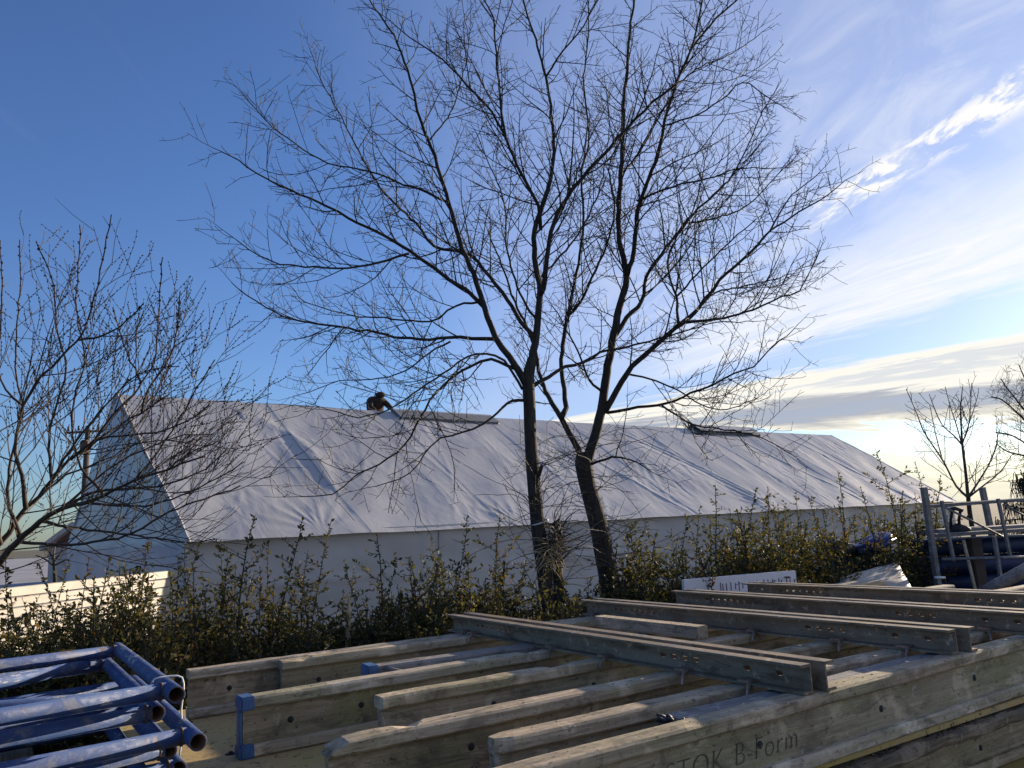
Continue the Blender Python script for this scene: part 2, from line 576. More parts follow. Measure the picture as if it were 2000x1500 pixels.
def twig_mat(name, col, col2):
    m, w = new_mat(name)
    tc = w.n('ShaderNodeTexCoord')
    a = w.noise(tc.outputs['Object'], 3.5, 4, 0.6)
    finish(w, w.mix(w.sstep(a, 0.35, 0.65), col, col2), 0.8)
    return m


def leaf_mat(name, stops, tr=0.35):
    m, w = new_mat(name)
    g = w.n('ShaderNodeNewGeometry')
    oi = w.n('ShaderNodeObjectInfo')
    tc = w.n('ShaderNodeTexCoord')
    cl = w.noise(tc.outputs['Object'], 2.3, 3, 0.6)
    k = w.m('ADD', w.m('MULTIPLY', g.outputs['Random Per Island'], 0.55),
            w.m('ADD', w.m('MULTIPLY', w.sstep(cl, 0.3, 0.7), 0.30), w.m('MULTIPLY', oi.outputs['Random'], 0.15)))
    col = w.ramp(k, stops)
    tcol = w.mix(1.0, col, (1.0, 0.95, 0.45), 'MULTIPLY')
    tcol = w.mix(0.5, tcol, tcol, 'ADD')
    finish(w, col, 0.6, spec=0.2, trans=(tcol, tr))
    return m


def ground_mat():
    m, w = new_mat('yard_ground')
    tc = w.n('ShaderNodeTexCoord')
    c = tc.outputs['Object']
    a = w.noise(c, 0.35, 6, 0.6, 0.3)
    b = w.noise(c, 5, 6, 0.7)
    col = w.mix(w.sstep(a, 0.4, 0.6), (0.085, 0.068, 0.045), (0.05, 0.06, 0.025))
    col = w.mix(w.sstep(b, 0.45, 0.7), col, (0.13, 0.105, 0.075))
    finish(w, col, 0.95, b, 0.6, 0.05)
    return m


M['ply'] = ply_mat()
M['blue'] = blue_paint_mat()
M['sheet'] = sheet_mat()
M['bark'] = bark_mat()
M['gable_film'] = gable_mat()
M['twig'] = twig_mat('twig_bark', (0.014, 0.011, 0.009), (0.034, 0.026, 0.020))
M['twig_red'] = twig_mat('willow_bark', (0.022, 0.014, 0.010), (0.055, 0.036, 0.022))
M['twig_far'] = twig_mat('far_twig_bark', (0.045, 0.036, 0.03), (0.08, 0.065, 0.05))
M['leaf'] = leaf_mat('hedge_leaf', [(0.0, (0.018, 0.024, 0.014)), (0.35, (0.036, 0.042, 0.020)), (0.55, (0.068, 0.066, 0.024)),
                                   (0.72, (0.105, 0.090, 0.030)), (0.88, (0.15, 0.085, 0.035)), (1.0, (0.13, 0.032, 0.022))])
M['needle'] = leaf_mat('conifer_needles', [(0.0, (0.012, 0.022, 0.012)), (1.0, (0.05, 0.06, 0.03))], 0.15)
M['ground'] = ground_mat()
M['jacket'] = plain_mat('dark_brown_jacket', (0.028, 0.017, 0.012), 0.95, 0.7, 14, 0.6)
M['skin'] = plain_mat('skin', (0.42, 0.24, 0.16), 0.6, 0.1, 10)
M['dead_leaf'] = plain_mat('dry_grass', (0.42, 0.33, 0.2), 0.9, 0.3, 20)

# ------------------------------------------------------------------ setting: ground
def ground():
    n = 60
    xs = np.concatenate([np.linspace(-500, -30, 8), np.linspace(-28, 40, n), np.linspace(44, 500, 8)])
    ys = np.concatenate([np.linspace(-60, -6, 5), np.linspace(-5, 50, n), np.linspace(54, 900, 10)])
    V = []
    for y in ys:
        for x in xs:
            z = 0.05 * noise.noise(Vector((x * 0.3, y * 0.3, 0))) - 0.03
            V.append((x, y, z))
    k = len(xs)
    F = [(j * k + i, j * k + i + 1, (j + 1) * k + i + 1, (j + 1) * k + i) for j in range(len(ys) - 1) for i in range(k - 1)]
    o = mesh_obj('ground', V, F, M['ground'], None, Matrix.Identity(4), True)
    tag(o, kind='structure')


ground()


def haze_ground():  # added flat sheet; its bluish grey imitates the hazy distance
    V = [(-60, 17, 0.06), (-8, 17, 0.06), (-8, 140, 0.06), (-120, 140, 0.06)]
    o = mesh_obj('haze_ground', V, [(0, 1, 2, 3)], plain_mat('haze_grey', (0.27, 0.27, 0.29), 0.95, 0.3, 0.5), None, Matrix.Identity(4))
    tag(o, kind='structure')


haze_ground()

# ------------------------------------------------------------------ white sheeted hall
HA = rad(50.0)
HL = np.array([math.sin(HA), math.cos(HA), 0])           # along the hall, away to the right
HX = np.array([-math.cos(HA), math.sin(HA), 0])          # across the hall, away to the left
HC = at(365, 1052, 12.0)                                  # near eave corner
HLEN, HHALF, HRISE = 27.0, 4.38, 2.86
HBACK = 3.75
EZ = HC[2]
UP = np.array([0, 0, 1.0])
HBASE = np.array([HC[0], HC[1], 0])
SLEN = math.hypot(HHALF, HRISE)
RN = (-HX * HRISE + UP * HHALF) / SLEN                    # outward normal of the near slope


def nz(*a):
    return noise.noise(Vector(a))


FOLDS = []
_r = random.Random(5)
for i in range(46):
    s0 = _r.uniform(0.2, 26.5)
    FOLDS.append((s0, _r.uniform(-1.6, 0.5), _r.uniform(0.0, 0.55), _r.uniform(0.55, 1.0), _r.uniform(0.035, 0.10), _r.uniform(0.005, 0.015) * _r.choice((1, 1, -1)), _r.uniform(0.2, 0.8)))
FOLDS += [(13.6, 1.15, 0.05, 1.0, 0.06, 0.042, 0.15), (14.0, 1.0, 0.12, 1.0, 0.05, 0.04, 0.15), (13.1, 1.3, 0.2, 1.0, 0.09, 0.03, 0.1),
          (19.5, 0.7, 0.0, 1.0, 0.08, 0.04, 0.1), (10.4, 0.8, 0.35, 1.0, 0.06, 0.035, 0.1), (23.0, 0.6, 0.0, 1.0, 0.08, 0.04, 0.1)]


def nz_grid(X, Y, z):
    return np.array([noise.noise(Vector((x, y, z))) for x, y in zip(X.ravel(), Y.ravel())]).reshape(X.shape)


FANS = [(2.2, 1.0, 9, 0.8), (6.4, 1.0, 7, 0.6), (9.0, 1.0, 9, 0.9), (15.4, 1.0, 10, 1.0), (20.8, 1.0, 8, 0.8), (4.2, 0.0, 6, 0.5), (12.0, 0.0, 6, 0.5)]


def roof_disp(S, V):
    """V: 0 ridge .. 1 eave; lift of the film off its frame"""
    Z = 0.055 * nz_grid(S * 0.33, V * 2.1, 3.1) + 0.030 * nz_grid(S * 1.1 + V * 2.0, V * 4.0, 7.7)
    # crinkle: sharp little creases in patches
    patch = np.clip(nz_grid(S * 0.45, V * 2.4, 12.0) * 2.2 + 0.1, 0, 1)
    Z = Z + 0.008 * patch * (1 - 2.2 * np.abs(nz_grid(S * 3.4 + V * 7, V * 6.0 - S * 1.2, 1.3)))
    Z = Z + 0.004 * patch * (1 - 2.2 * np.abs(nz_grid(S * 7.5 - V * 9, V * 22.0, 4.4)))
    Z = Z - 0.018 * np.abs(np.sin(math.pi * S / 2.7)) ** 0.5 * (0.4 + 0.6 * np.sin(math.pi * np.clip(V, 0, 1))) + 0.01
    for p, am in ((0.36, 0.014), (0.70, 0.012)):
        Z = Z + am * np.exp(-np.abs((V - p) / 0.010))
    for s0, sl_, v0, v1, wd, am, cv in FOLDS:
        X = S - s0 - sl_ * V * 1.8 - cv * np.sin(3.0 * V)
        e = np.clip((V - v0 + 0.1) / 0.2, 0, 1) * np.clip((v1 + 0.1 - V) / 0.2, 0, 1)
        Z = Z + 0.5 * am * e * np.exp(-np.abs(X / (wd * 0.8)) ** 1.4)
    # tension folds that fan out of the tie points
    for s0, v0, n, am in FANS:
        dx, dv = S - s0, (V - v0) * SLEN
        rr = np.hypot(dx, dv) + 1e-6
        th = np.arctan2(dx, np.abs(dv))
        Z = Z + 0.010 * am * (1 - np.abs(np.sin(th * n + 0.7 * np.sin(3 * th))) * 1.6) * np.exp(-((rr - 0.5) / 0.55) ** 2)
    # the pulled hollow near the gable, with a sharp curved rim
    dx, dv = S - 2.05, V - 0.50
    rr = np.sqrt(dx ** 2 + (dv / 0.33) ** 2)
    Z = Z - np.where(dx < 0.95, 0.032 * np.clip(1 - (rr / 1.25) ** 2, 0, 1) ** 0.7 * (0.35 + 0.65 / (1 + np.exp(-6 * (dx + 0.2)))), 0)
    Z = Z + np.where(dx > 0.2, 0.016 * np.exp(-((rr - 1.12) / 0.12) ** 2), 0)
    return Z


def grid_part(name, fn, u0, u1, nu, v0, v1, nv, parent, flip=False, mat='sheet'):
    us, vs = np.linspace(u0, u1, nu + 1), np.linspace(v0, v1, nv + 1)
    V = np.array([fn(u, v) for v in vs for u in us])
    F = [(j * (nu + 1) + i, j * (nu + 1) + i + 1, (j + 1) * (nu + 1) + i + 1, (j + 1) * (nu + 1) + i) for j in range(nv) for i in range(nu)]
    if flip:
        F = [tuple(reversed(f)) for f in F]
    # object frame along the hall, so the film's grain runs with it
    Mx = Matrix(((HL[0], HX[0], 0, HBASE[0]), (HL[1], HX[1], 0, HBASE[1]), (0, 0, 1, 0), (0, 0, 0, 1)))
    return mesh_obj(name, V, F, M[mat], parent, Mx, True)


def hall():
    root = empty('sheeted_hall', HBASE)
    tag(root, 'long pitched hall wrapped in wrinkled white plastic film behind the hedge', 'hall')
    ridge = HC + HX * HHALF + UP * HRISE

    def roof_arr(S, Vv):
        e = roof_disp(S, Vv) * (0.25 + 0.75 * np.minimum(1, Vv * 6)) * (0.5 + 0.5 * np.minimum(1, (1.045 - Vv) * 8))
        sag = -0.06 * np.sin(math.pi * S / HLEN) * (1 - Vv)
        return ridge + HL * S[..., None] - (HX * HHALF + UP * HRISE) * Vv[..., None] + RN * e[..., None] + UP * sag[..., None]

    def roof(s, v):
        return roof_arr(np.array([float(s)]), np.array([float(v)]))[0]

    Mx = Matrix(((HL[0], HX[0], 0, HBASE[0]), (HL[1], HX[1], 0, HBASE[1]), (0, 0, 1, 0), (0, 0, 0, 1)))
    ns = 9
    for i in range(ns):
        a, b = HLEN * i / ns, HLEN * (i + 1) / ns
        nu, nv = (96, 96) if i < 5 else (64, 80)
        # each width laps a little over the next
        S, Vv = np.meshgrid(np.linspace(a, b + 0.05, nu + 1), np.linspace(0, 1.025, nv + 1))
        P = roof_arr(S, Vv) + RN * (0.004 + 0.010 * np.clip((S - b + 0.02) / 0.07, 0, 1))[..., None]
        idx = np.arange((nu + 1) * (nv + 1)).reshape(nv + 1, nu + 1)
        F = np.stack([idx[:-1, :-1], idx[1:, :-1], idx[1:, 1:], idx[:-1, 1:]], axis=-1).reshape(-1, 4)
        mesh_obj('roof_sheet', P.reshape(-1, 3), F, M['sheet'], root, Mx, True)
    # far slope
    grid_part('roof_sheet', lambda s, v: ridge + HL * s + HX * HBACK * v - UP * HRISE * v + UP * 0.03 * nz(s * 0.4, v * 3, 9) - UP * 0.06 * math.sin(math.pi * s / HLEN) * (1 - v),
              0, HLEN, 40, 0.0, 1.02, 16, root)

    # eave wall facing the yard
    def wall(s, h):
        e = 0.05 * nz(s * 0.5, h * 1.3, 5.5) + 0.02 * nz(s * 1.9 + h, h * 3.0, 2.2)
        for k, (s0, am) in enumerate(((4.2, 0.05), (8.9, 0.06), (9.3, 0.04), (15.2, 0.06), (15.5, 0.05), (21.0, 0.05))):
            e += am * math.exp(-((s - s0 - 0.25 * (EZ - h) * math.sin(k * 2.1)) / 0.05) ** 2)
        for k in range(10):
            sx = 7.5 + 0.33 * k
            e += 0.022 * math.exp(-(((s - sx) - 0.6 * (h - 0.9)) / 0.07) ** 2) * max(0, 1 - abs(h - 0.9))
        e += 0.03 * math.exp(-((h - 0.92 - 0.03 * math.sin(s)) / 0.03) ** 2)
        return HC + HL * s + UP * (h - EZ) - HX * (e + 0.03 - 0.06)
    for s0 in (4.5, 9.0, 13.5, 18.0, 22.5):
        sb = MB()
        sb.tube(np.array([wall(s0, h) - HX * 0.012 for h in np.linspace(0, EZ - 0.01, 16)]), 0.014, 6)
        sb.build('wall_seam', M['sheet'], root, None, True)
    nw = 6
    for i in range(nw):
        grid_part('wall_sheet', wall, HLEN * i / nw, HLEN * (i + 1) / nw + 0.001, 50, 0.0, EZ + 0.02, 26, root)

    # gables
    def gable(sgn, s):
        def fn(u, v):
            top = EZ + HRISE * (1 - abs(u - 1))
            z = v * (top + 0.02)
            e = 0.06 * nz(u * 2.2, z * 0.7, 4.0 + sgn) + 0.02 * nz(u * 7, z * 2, 8.0)
            e += 0.04 * math.exp(-((u - 0.75 - 0.02 * z) / 0.02) ** 2) + 0.03 * math.exp(-((z - EZ + 0.1) / 0.05) ** 2)
            e *= min(1, (1 - abs(u - 1)) * 12 + 0.1)
            return HBASE + HL * (s + sgn * (e * 0.8 + 0.02)) + HX * (HHALF * u if u < 1 else HHALF + HBACK * (u - 1)) + UP * z
        return fn
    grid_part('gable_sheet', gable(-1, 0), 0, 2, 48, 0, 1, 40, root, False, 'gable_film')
    grid_part('gable_sheet', gable(1, HLEN), 0, 2, 24, 0, 1, 20, root, True)
    # verge roll along the near gable
    vb = MB()
    P = [roof(0.0, v) + RN * 0.01 + HX * 0.0 + UP * 0.01 * nz(v * 9, 0, 0) for v in np.linspace(0, 1.02, 36)]
    vb.tube(np.array(P), np.array([0.028 + 0.014 * nz(v * 14, 2, 0) for v in np.linspace(0, 1, 36)]), 8)
    vb.build('verge_roll', M['sheet'], root, None, True)
    vb = MB()
    P = [ridge + HX * HBACK * v - UP * (HRISE * v - 0.02) for v in np.linspace(0, 1.0, 30)] + [ridge + HX * HBACK - UP * (HRISE + h) for h in np.linspace(0.1, EZ, 10)]
    vb.tube(np.array(P), 0.035, 8)
    vb.build('verge_roll', M['sheet'], root, None, True)
    cbm = MB()
    cbm.tube([HC - HX * 0.01 + UP * (h - EZ) + HL * 0.01 * nz(h * 4, 0, 1) for h in np.linspace(0, EZ, 14)], 0.03, 8)
    cbm.build('corner_roll', M['sheet'], root, None, True)

    # two ridge vents: a lid held up over a dark slot
    def vent(s0, s1, lift):
        fr = MB()
        lid = MB()
        slot = MB()
        down = (-HX * HHALF - UP * HRISE) / SLEN
        rp = lambda s: ridge + HL * s - UP * 0.06 * math.sin(math.pi * s / HLEN)
        a, b = rp(s0), rp(s1)
        # lid (two narrow slopes)
        V, th = [], 0.010
        for s in (s0, s1):
            q = rp(s) + UP * lift
            for off in (down * 0.46, np.zeros(3), (HX * HHALF - UP * HRISE) / SLEN * 0.46):
                V.append(q + off)
                V.append(q + off + UP * th)
        F = [(0, 2, 8, 6), (2, 4, 10, 8), (1, 7, 9, 3), (3, 9, 11, 5), (0, 6, 7, 1), (4, 5, 11, 10), (0, 1, 3, 2), (2, 3, 5, 4), (6, 8, 9, 7), (8, 10, 11, 9)]
        lid.add(V, F)
        lid.build('vent_lid', M['sheet'], root)
        for s in np.linspace(s0 + 0.03, s1 - 0.03, 5):
            fr.tube([rp(s) + down * 0.44 + RN * 0.02, rp(s) + down * 0.45 + UP * lift], 0.012, 5)
            fr.tube([rp(s) + UP * 0.0, rp(s) + UP * (lift)], 0.016, 5)
        fr.tube([a + down * 0.45 + UP * lift, b + down * 0.45 + UP * lift], 0.009, 5)
        fr.tube([a + UP * (lift + 0.02), a + down * 0.47 + UP * (lift + 0.012)], 0.016, 5)
        fr.build('vent_frame', M['sheet'] if s0 < 10 else M['black'], root)
        slot.add([a + down * 0.03 + RN * 0.07, b + down * 0.03 + RN * 0.07, b + down * 0.42 + RN * 0.07, a + down * 0.42 + RN * 0.07,
                  a + down * 0.03 - RN * 0.1, b + down * 0.03 - RN * 0.1, b + down * 0.42 - RN * 0.1, a + down * 0.42 - RN * 0.1],
                 [(0, 3, 2, 1), (0, 4, 7, 3), (1, 2, 6, 5), (2, 3, 7, 6), (0, 1, 5, 4)])
        slot.build('vent_slot', M['galv'], root)
    vent(6.25, 9.3, 0.07)
    vent(17.9, 21.4, 0.15)
    return ridge


RIDGE = hall()

# cream board fence that meets the hall's corner
def fence():
    p0, p1 = at(-160, 1160, 8.0), HC - HL * 0.12 - HX * 0.05
    p0[2] = p1[2] = 0
    d = (p1 - p0)
    L = np.linalg.norm(d)
    d /= L
    n = np.array([d[1], -d[0], 0])
    root = empty('board_fence', (p0 + p1) / 2)
    tag(root, 'low cream fence of horizontal boards beside the white hall gable', 'fence')
    Mx = Matrix(((d[0], -n[0], 0, p0[0]), (d[1], -n[1], 0, p0[1]), (0, 0, 1, 0), (0, 0, 0, 1)))
    for i in range(11):
        b = MB()
        z0 = 0.03 + i * 0.115
        b.prism([(0.0, z0), (-0.020, z0 + 0.008), (-0.012, z0 + 0.100), (0.0, z0 + 0.108)], L, cuts=1)
        b.build('fence_board', M['cream'], root, Mx, False, True)
    for x in np.linspace(0.15, L - 0.15, 4):
        b = MB()
        b.box((x, 0.05, 0.64), (0.07, 0.07, 1.27))
        b.build('post', M['cream'], root, Mx, False, True)


fence()

# ------------------------------------------------------------------ far background
def far_house():
    p = at(95, 1072, 34.0)
    root = empty('gabled_house', (p[0] + 2.2, 36, 0))
    tag(root, 'distant house with dark brown gable beyond the hall at the far left', 'house')
    ap, lf = at(151, 1026, 34.0), at(92, 1070, 34.0)
    dz = ap[2] - lf[2]
    hw = ap[0] - lf[0]
    x0, x1, y0, y1, ez, az_ = ap[0] - hw * 0.94, ap[0] + hw * 0.94, 34.0, 44.0, lf[2], ap[2] - 0.05
    b = MB()
    b.add([(x0, y0, 0), (x1, y0, 0), (x1, y0, ez), (x0, y0, ez), (x0, y1, 0), (x1, y1, 0), (x1, y1, ez), (x0, y1, ez)],
          [(0, 1, 2, 3), (1, 5, 6, 2), (5, 4, 7, 6), (4, 0, 3, 7)])
    b.build('wall', M['roof_pale'], root)
    g = MB()
    g.add([(x0, y0 - 0.02, ez), (x1, y0 - 0.02, ez), (ap[0], y0 - 0.02, az_), (x0, y1, ez), (x1, y1, ez), (ap[0], y1, az_)], [(0, 1, 2), (3, 5, 4), (0, 3, 4, 1)])
    g.build('gable', M['brown_clad'], root)
    for s in (-1, 1):
        r = MB()
        t = 0.22
        e = (ap[0] + s * hw * 1.08, ez - 0.12)
        r.add([(ap[0], y0 - 0.4, az_), (e[0], y0 - 0.4, e[1]), (e[0], y0 - 0.4, e[1] + t), (ap[0], y0 - 0.4, az_ + t),
               (ap[0], y1 + 0.3, az_), (e[0], y1 + 0.3, e[1]), (e[0], y1 + 0.3, e[1] + t), (ap[0], y1 + 0.3, az_ + t)],
              [(0, 1, 2, 3), (1, 5, 6, 2), (2, 6, 7, 3), (4, 7, 6, 5), (0, 4, 5, 1)])
        r.build('roof', M['roof_pale'], root)


def utility_pole():
    top, Y = at(172, 838, 27.0), 27.0
    root = empty('utility_pole', (top[0], Y, 0))
    tag(root, 'brown wooden utility pole with crossarm rising behind the bare willow', 'utility pole')
    b = MB()
    b.tube([(top[0] - 0.1, Y, 0), (top[0], Y, top[2])], [0.12, 0.09], 10)
    b.build('pole', M['pole_wood'], root, None, True)
    c = MB()
    c.box((top[0] - 0.05, Y - 0.22, top[2] - 0.12), (1.2, 0.07, 0.07))
    c.build('crossarm', M['pole_wood'], root)
    e = MB()
    e.box((top[0] + 0.02, Y - 0.2, top[2] - 0.6), (0.26, 0.22, 0.4), bev=0.04)
    e.build('transformer_box', M['pole_wood'], root)
    for x in (-0.55, -0.2, 0.45):
        i = MB()
        i.tube([(top[0] + x, Y - 0.22, top[2] - 0.06), (top[0] + x, Y - 0.22, top[2] + 0.1)], [0.045, 0.03], 8)
        i.build('insulator', M['dark_tarp'], root, None, True)


far_house()
utility_pole()


# ------------------------------------------------------------------ trees
def smooth_poly(P, step):
    """Catmull-Rom through the points, resampled"""
    P = np.asarray(P, float)
    Q = np.vstack([2 * P[0] - P[1], P, 2 * P[-1] - P[-2]])
    out = []
    for i in range(1, len(Q) - 2):
        p0, p1, p2, p3 = Q[i - 1], Q[i], Q[i + 1], Q[i + 2]
        n = max(2, int(np.linalg.norm(p2[:3] - p1[:3]) / step))
        for t in np.arange(n) / n:
            out.append(0.5 * (2 * p1 + (p2 - p0) * t + (2 * p0 - 5 * p1 + 4 * p2 - p3) * t * t + (3 * p1 - p0 - 3 * p2 + p3) * t ** 3))
    out.append(Q[-2])
    return np.array(out)


def unit(v):
    return v / (np.linalg.norm(v) + 1e-12)


def curve_branch(rng, p, d, L, n, up, wig):
    """a branch that leaves p along d and bends towards up"""
    pts = [p]
    d = unit(d)
    seg = L / n
    for i in range(n):
        d = unit(d + np.array([0, 0, up]) * seg + rng.normal(0, wig, 3))
        p = p + d * seg
        pts.append(p)
    return np.array(pts)


def side_dir(rng, T, ang, out_bias, flat=1.0):
    """direction at angle ang from the tangent T, random round it, biased"""
    r = rng.normal(0, 1, 3)
    r = r - T * (r @ T)
    r = unit(r) + out_bias
    r = unit(r - T * (r @ T))
    return unit(T * math.cos(ang) + r * math.sin(ang))


def populate(rng, tw, P, R, centre, cfg, lo=0.12, level=1):
    """side branches along limb P, twigs on them, spurs on the twigs"""
    seglen = np.linalg.norm(np.diff(P, axis=0), axis=1)
    cum = np.concatenate([[0], np.cumsum(seglen)])
    L = cum[-1]
    s = L * lo + rng.uniform(0, cfg['sp1'])
    while s < L * 0.995:
        i = min(len(P) - 2, int(np.searchsorted(cum, s)) - 1)
        i = max(i, 0)
        t = (s - cum[i]) / (seglen[i] + 1e-9)
        p = P[i] + (P[i + 1] - P[i]) * t
        T = unit(P[i + 1] - P[i])
        rr = R[i] + (R[i + 1] - R[i]) * t
        fr = s / L
        outb = unit((p - centre) * np.array([1, 1, 0.3])) * 0.35 + np.array([0, 0, 0.25])
        d = side_dir(rng, T, rad(rng.uniform(32, 62)), outb)
        bl = cfg['l1'] * rng.uniform(0.35, 1.1) * (1.08 - 0.85 * fr)
        n = max(4, int(bl / 0.10))
        B = curve_branch(rng, p, d, bl, n, cfg['up'] * rng.uniform(0.2, 1.3), 0.08)
        r0 = min(rr * 0.6, 0.0034 + 0.0055 * bl)
        RB = np.linspace(r0, cfg['rmin'], n + 1)
        tw.tube(B, RB, 4)
        twigs(rng, tw, B, RB, cfg)
        s += cfg['sp1'] * rng.uniform(0.55, 1.5)


def twigs(rng, tw, B, RB, cfg):
    n = len(B) - 1
    sl_ = np.linalg.norm(B[1] - B[0])
    L = sl_ * n
    s = 0.10 * L + rng.uniform(0, cfg['sp2'])
    while s < L:
        i = min(n - 1, int(s / sl_))
        p = B[i] + (B[i + 1] - B[i]) * (s / sl_ - i)
        T = unit(B[i + 1] - B[i])
        d = side_dir(rng, T, rad(rng.uniform(35, 70)), np.array([0, 0, 0.3]))
        tl = cfg['l2'] * rng.uniform(0.3, 1.15) * (1.1 - 0.55 * s / L)
        k = 4
        W = curve_branch(rng, p, d, tl, k, cfg['up'] * rng.uniform(0.0, 1.6), 0.13)
        tw.tube(W, np.linspace(min(RB[i] * 0.7, cfg['rmin'] * 1.5), cfg['rmin'] * 0.75, k + 1), 3)
        ns = int(tl / cfg['sp3'])
        for j in range(ns):
            f = rng.uniform(0.1, 1.0) * k
            a = min(k - 1, int(f))
            q = W[a] + (W[a + 1] - W[a]) * (f - a)
            T2 = unit(W[a + 1] - W[a])
            d2 = side_dir(rng, T2, rad(rng.uniform(45, 80)), np.array([0, 0, 0.2]))
            l3 = cfg['l3'] * rng.uniform(0.3, 1.3)
            e = q + d2 * l3 + np.array([0, 0, 0.12 * l3])
            tw.tube(np.array([q, e]), np.array([cfg['rmin'] * 0.75, cfg['rmin'] * 0.5]), 3)
        s += cfg['sp2'] * rng.uniform(0.5, 1.5)


def big_tree(name, label, Y0, trunk, limbs, seed, cfg, extra=None, tk_k=0.6, lb_k=0.56):
    """trunk / limbs: (px, py, width_px[, dY]) way-points at the tree's own distance; dY moves a limb nearer or farther"""
    rng = np.random.default_rng(seed)
    sc = Y0 / FPX

    def conv(pts, k=1.0):
        return np.array([np.append(at(x, y, Y0 + dy), w * k * sc * 0.5) for x, y, w, dy in pts])
    tk = smooth_poly(conv(trunk, tk_k), 0.08)
    tk[0, 2] = -0.05
    base = np.array([tk[0, 0], tk[0, 1], 0.0])
    root = empty(name, base)
    tag(root, label, 'tree')
    b = MB()
    # fluted, slightly uneven trunk
    P, R = tk[:, :3], tk[:, 3].copy()
    V, F = tube_geo(P, R, 14)
    for i in range(len(V)):
        v = V[i]
        ring = i // 14
        dirv = v - P[ring]
        k = 1 + 0.10 * nz(v[0] * 9, v[1] * 9, v[2] * 2.2) + 0.05 * nz(v[0] * 30, v[1] * 30, v[2] * 9) + 0.28 * math.exp(-max(0, v[2]) / 0.16)
        V[i] = P[ring] + dirv * k
    b.add(V, F.tolist() + [tuple((len(P) - 1) * 14 + i for i in range(14))])
    b.build('trunk', M['bark'], root, Matrix.Translation(Vector(base)), True)
    tw = Twigs()
    lb = MB()
    centre = tk[-1, :3] + np.array([0, 0, 0.6])
    for pts, lo in limbs:
        q = smooth_poly(conv(pts, lb_k), 0.07)
        P, R = q[:, :3], np.maximum(q[:, 3], cfg['rmin'])
        jit = rng.normal(0, 0.004, P.shape)
        jit[0] = 0
        P = P + jit
        lb.tube(P, R, 8)
        populate(rng, tw, P, R, centre, cfg, lo)
        tip = curve_branch(rng, P[-1], P[-1] - P[-3], 0.25, 4, 0.3, 0.08)
        tw.tube(tip, np.linspace(R[-1], cfg['rmin'] * 0.6, 5), 3)
        twigs(rng, tw, tip, np.linspace(R[-1], cfg['rmin'] * 0.6, 5), cfg)
    lb.build('limbs', M['bark'], root, Matrix.Translation(Vector(base)), True)
    tw.build('crown', M['twig'], root, Matrix.Translation(Vector(base)), False)
    if extra:
        extra(rng, root, base)
    return root


def L_(pts, w0, w1, dy, lo=0.12, dy0=0.0):
    n = len(pts)
    return ([(x, y, w0 + (w1 - w0) * (i / (n - 1)) ** 0.8, dy0 + (dy - dy0) * i / (n - 1)) for i, (x, y) in enumerate(pts)], lo)


CFG = dict(sp1=0.088, l1=0.98, sp2=0.078, l2=0.34, sp3=0.075, l3=0.06, up=1.05, rmin=0.0024)

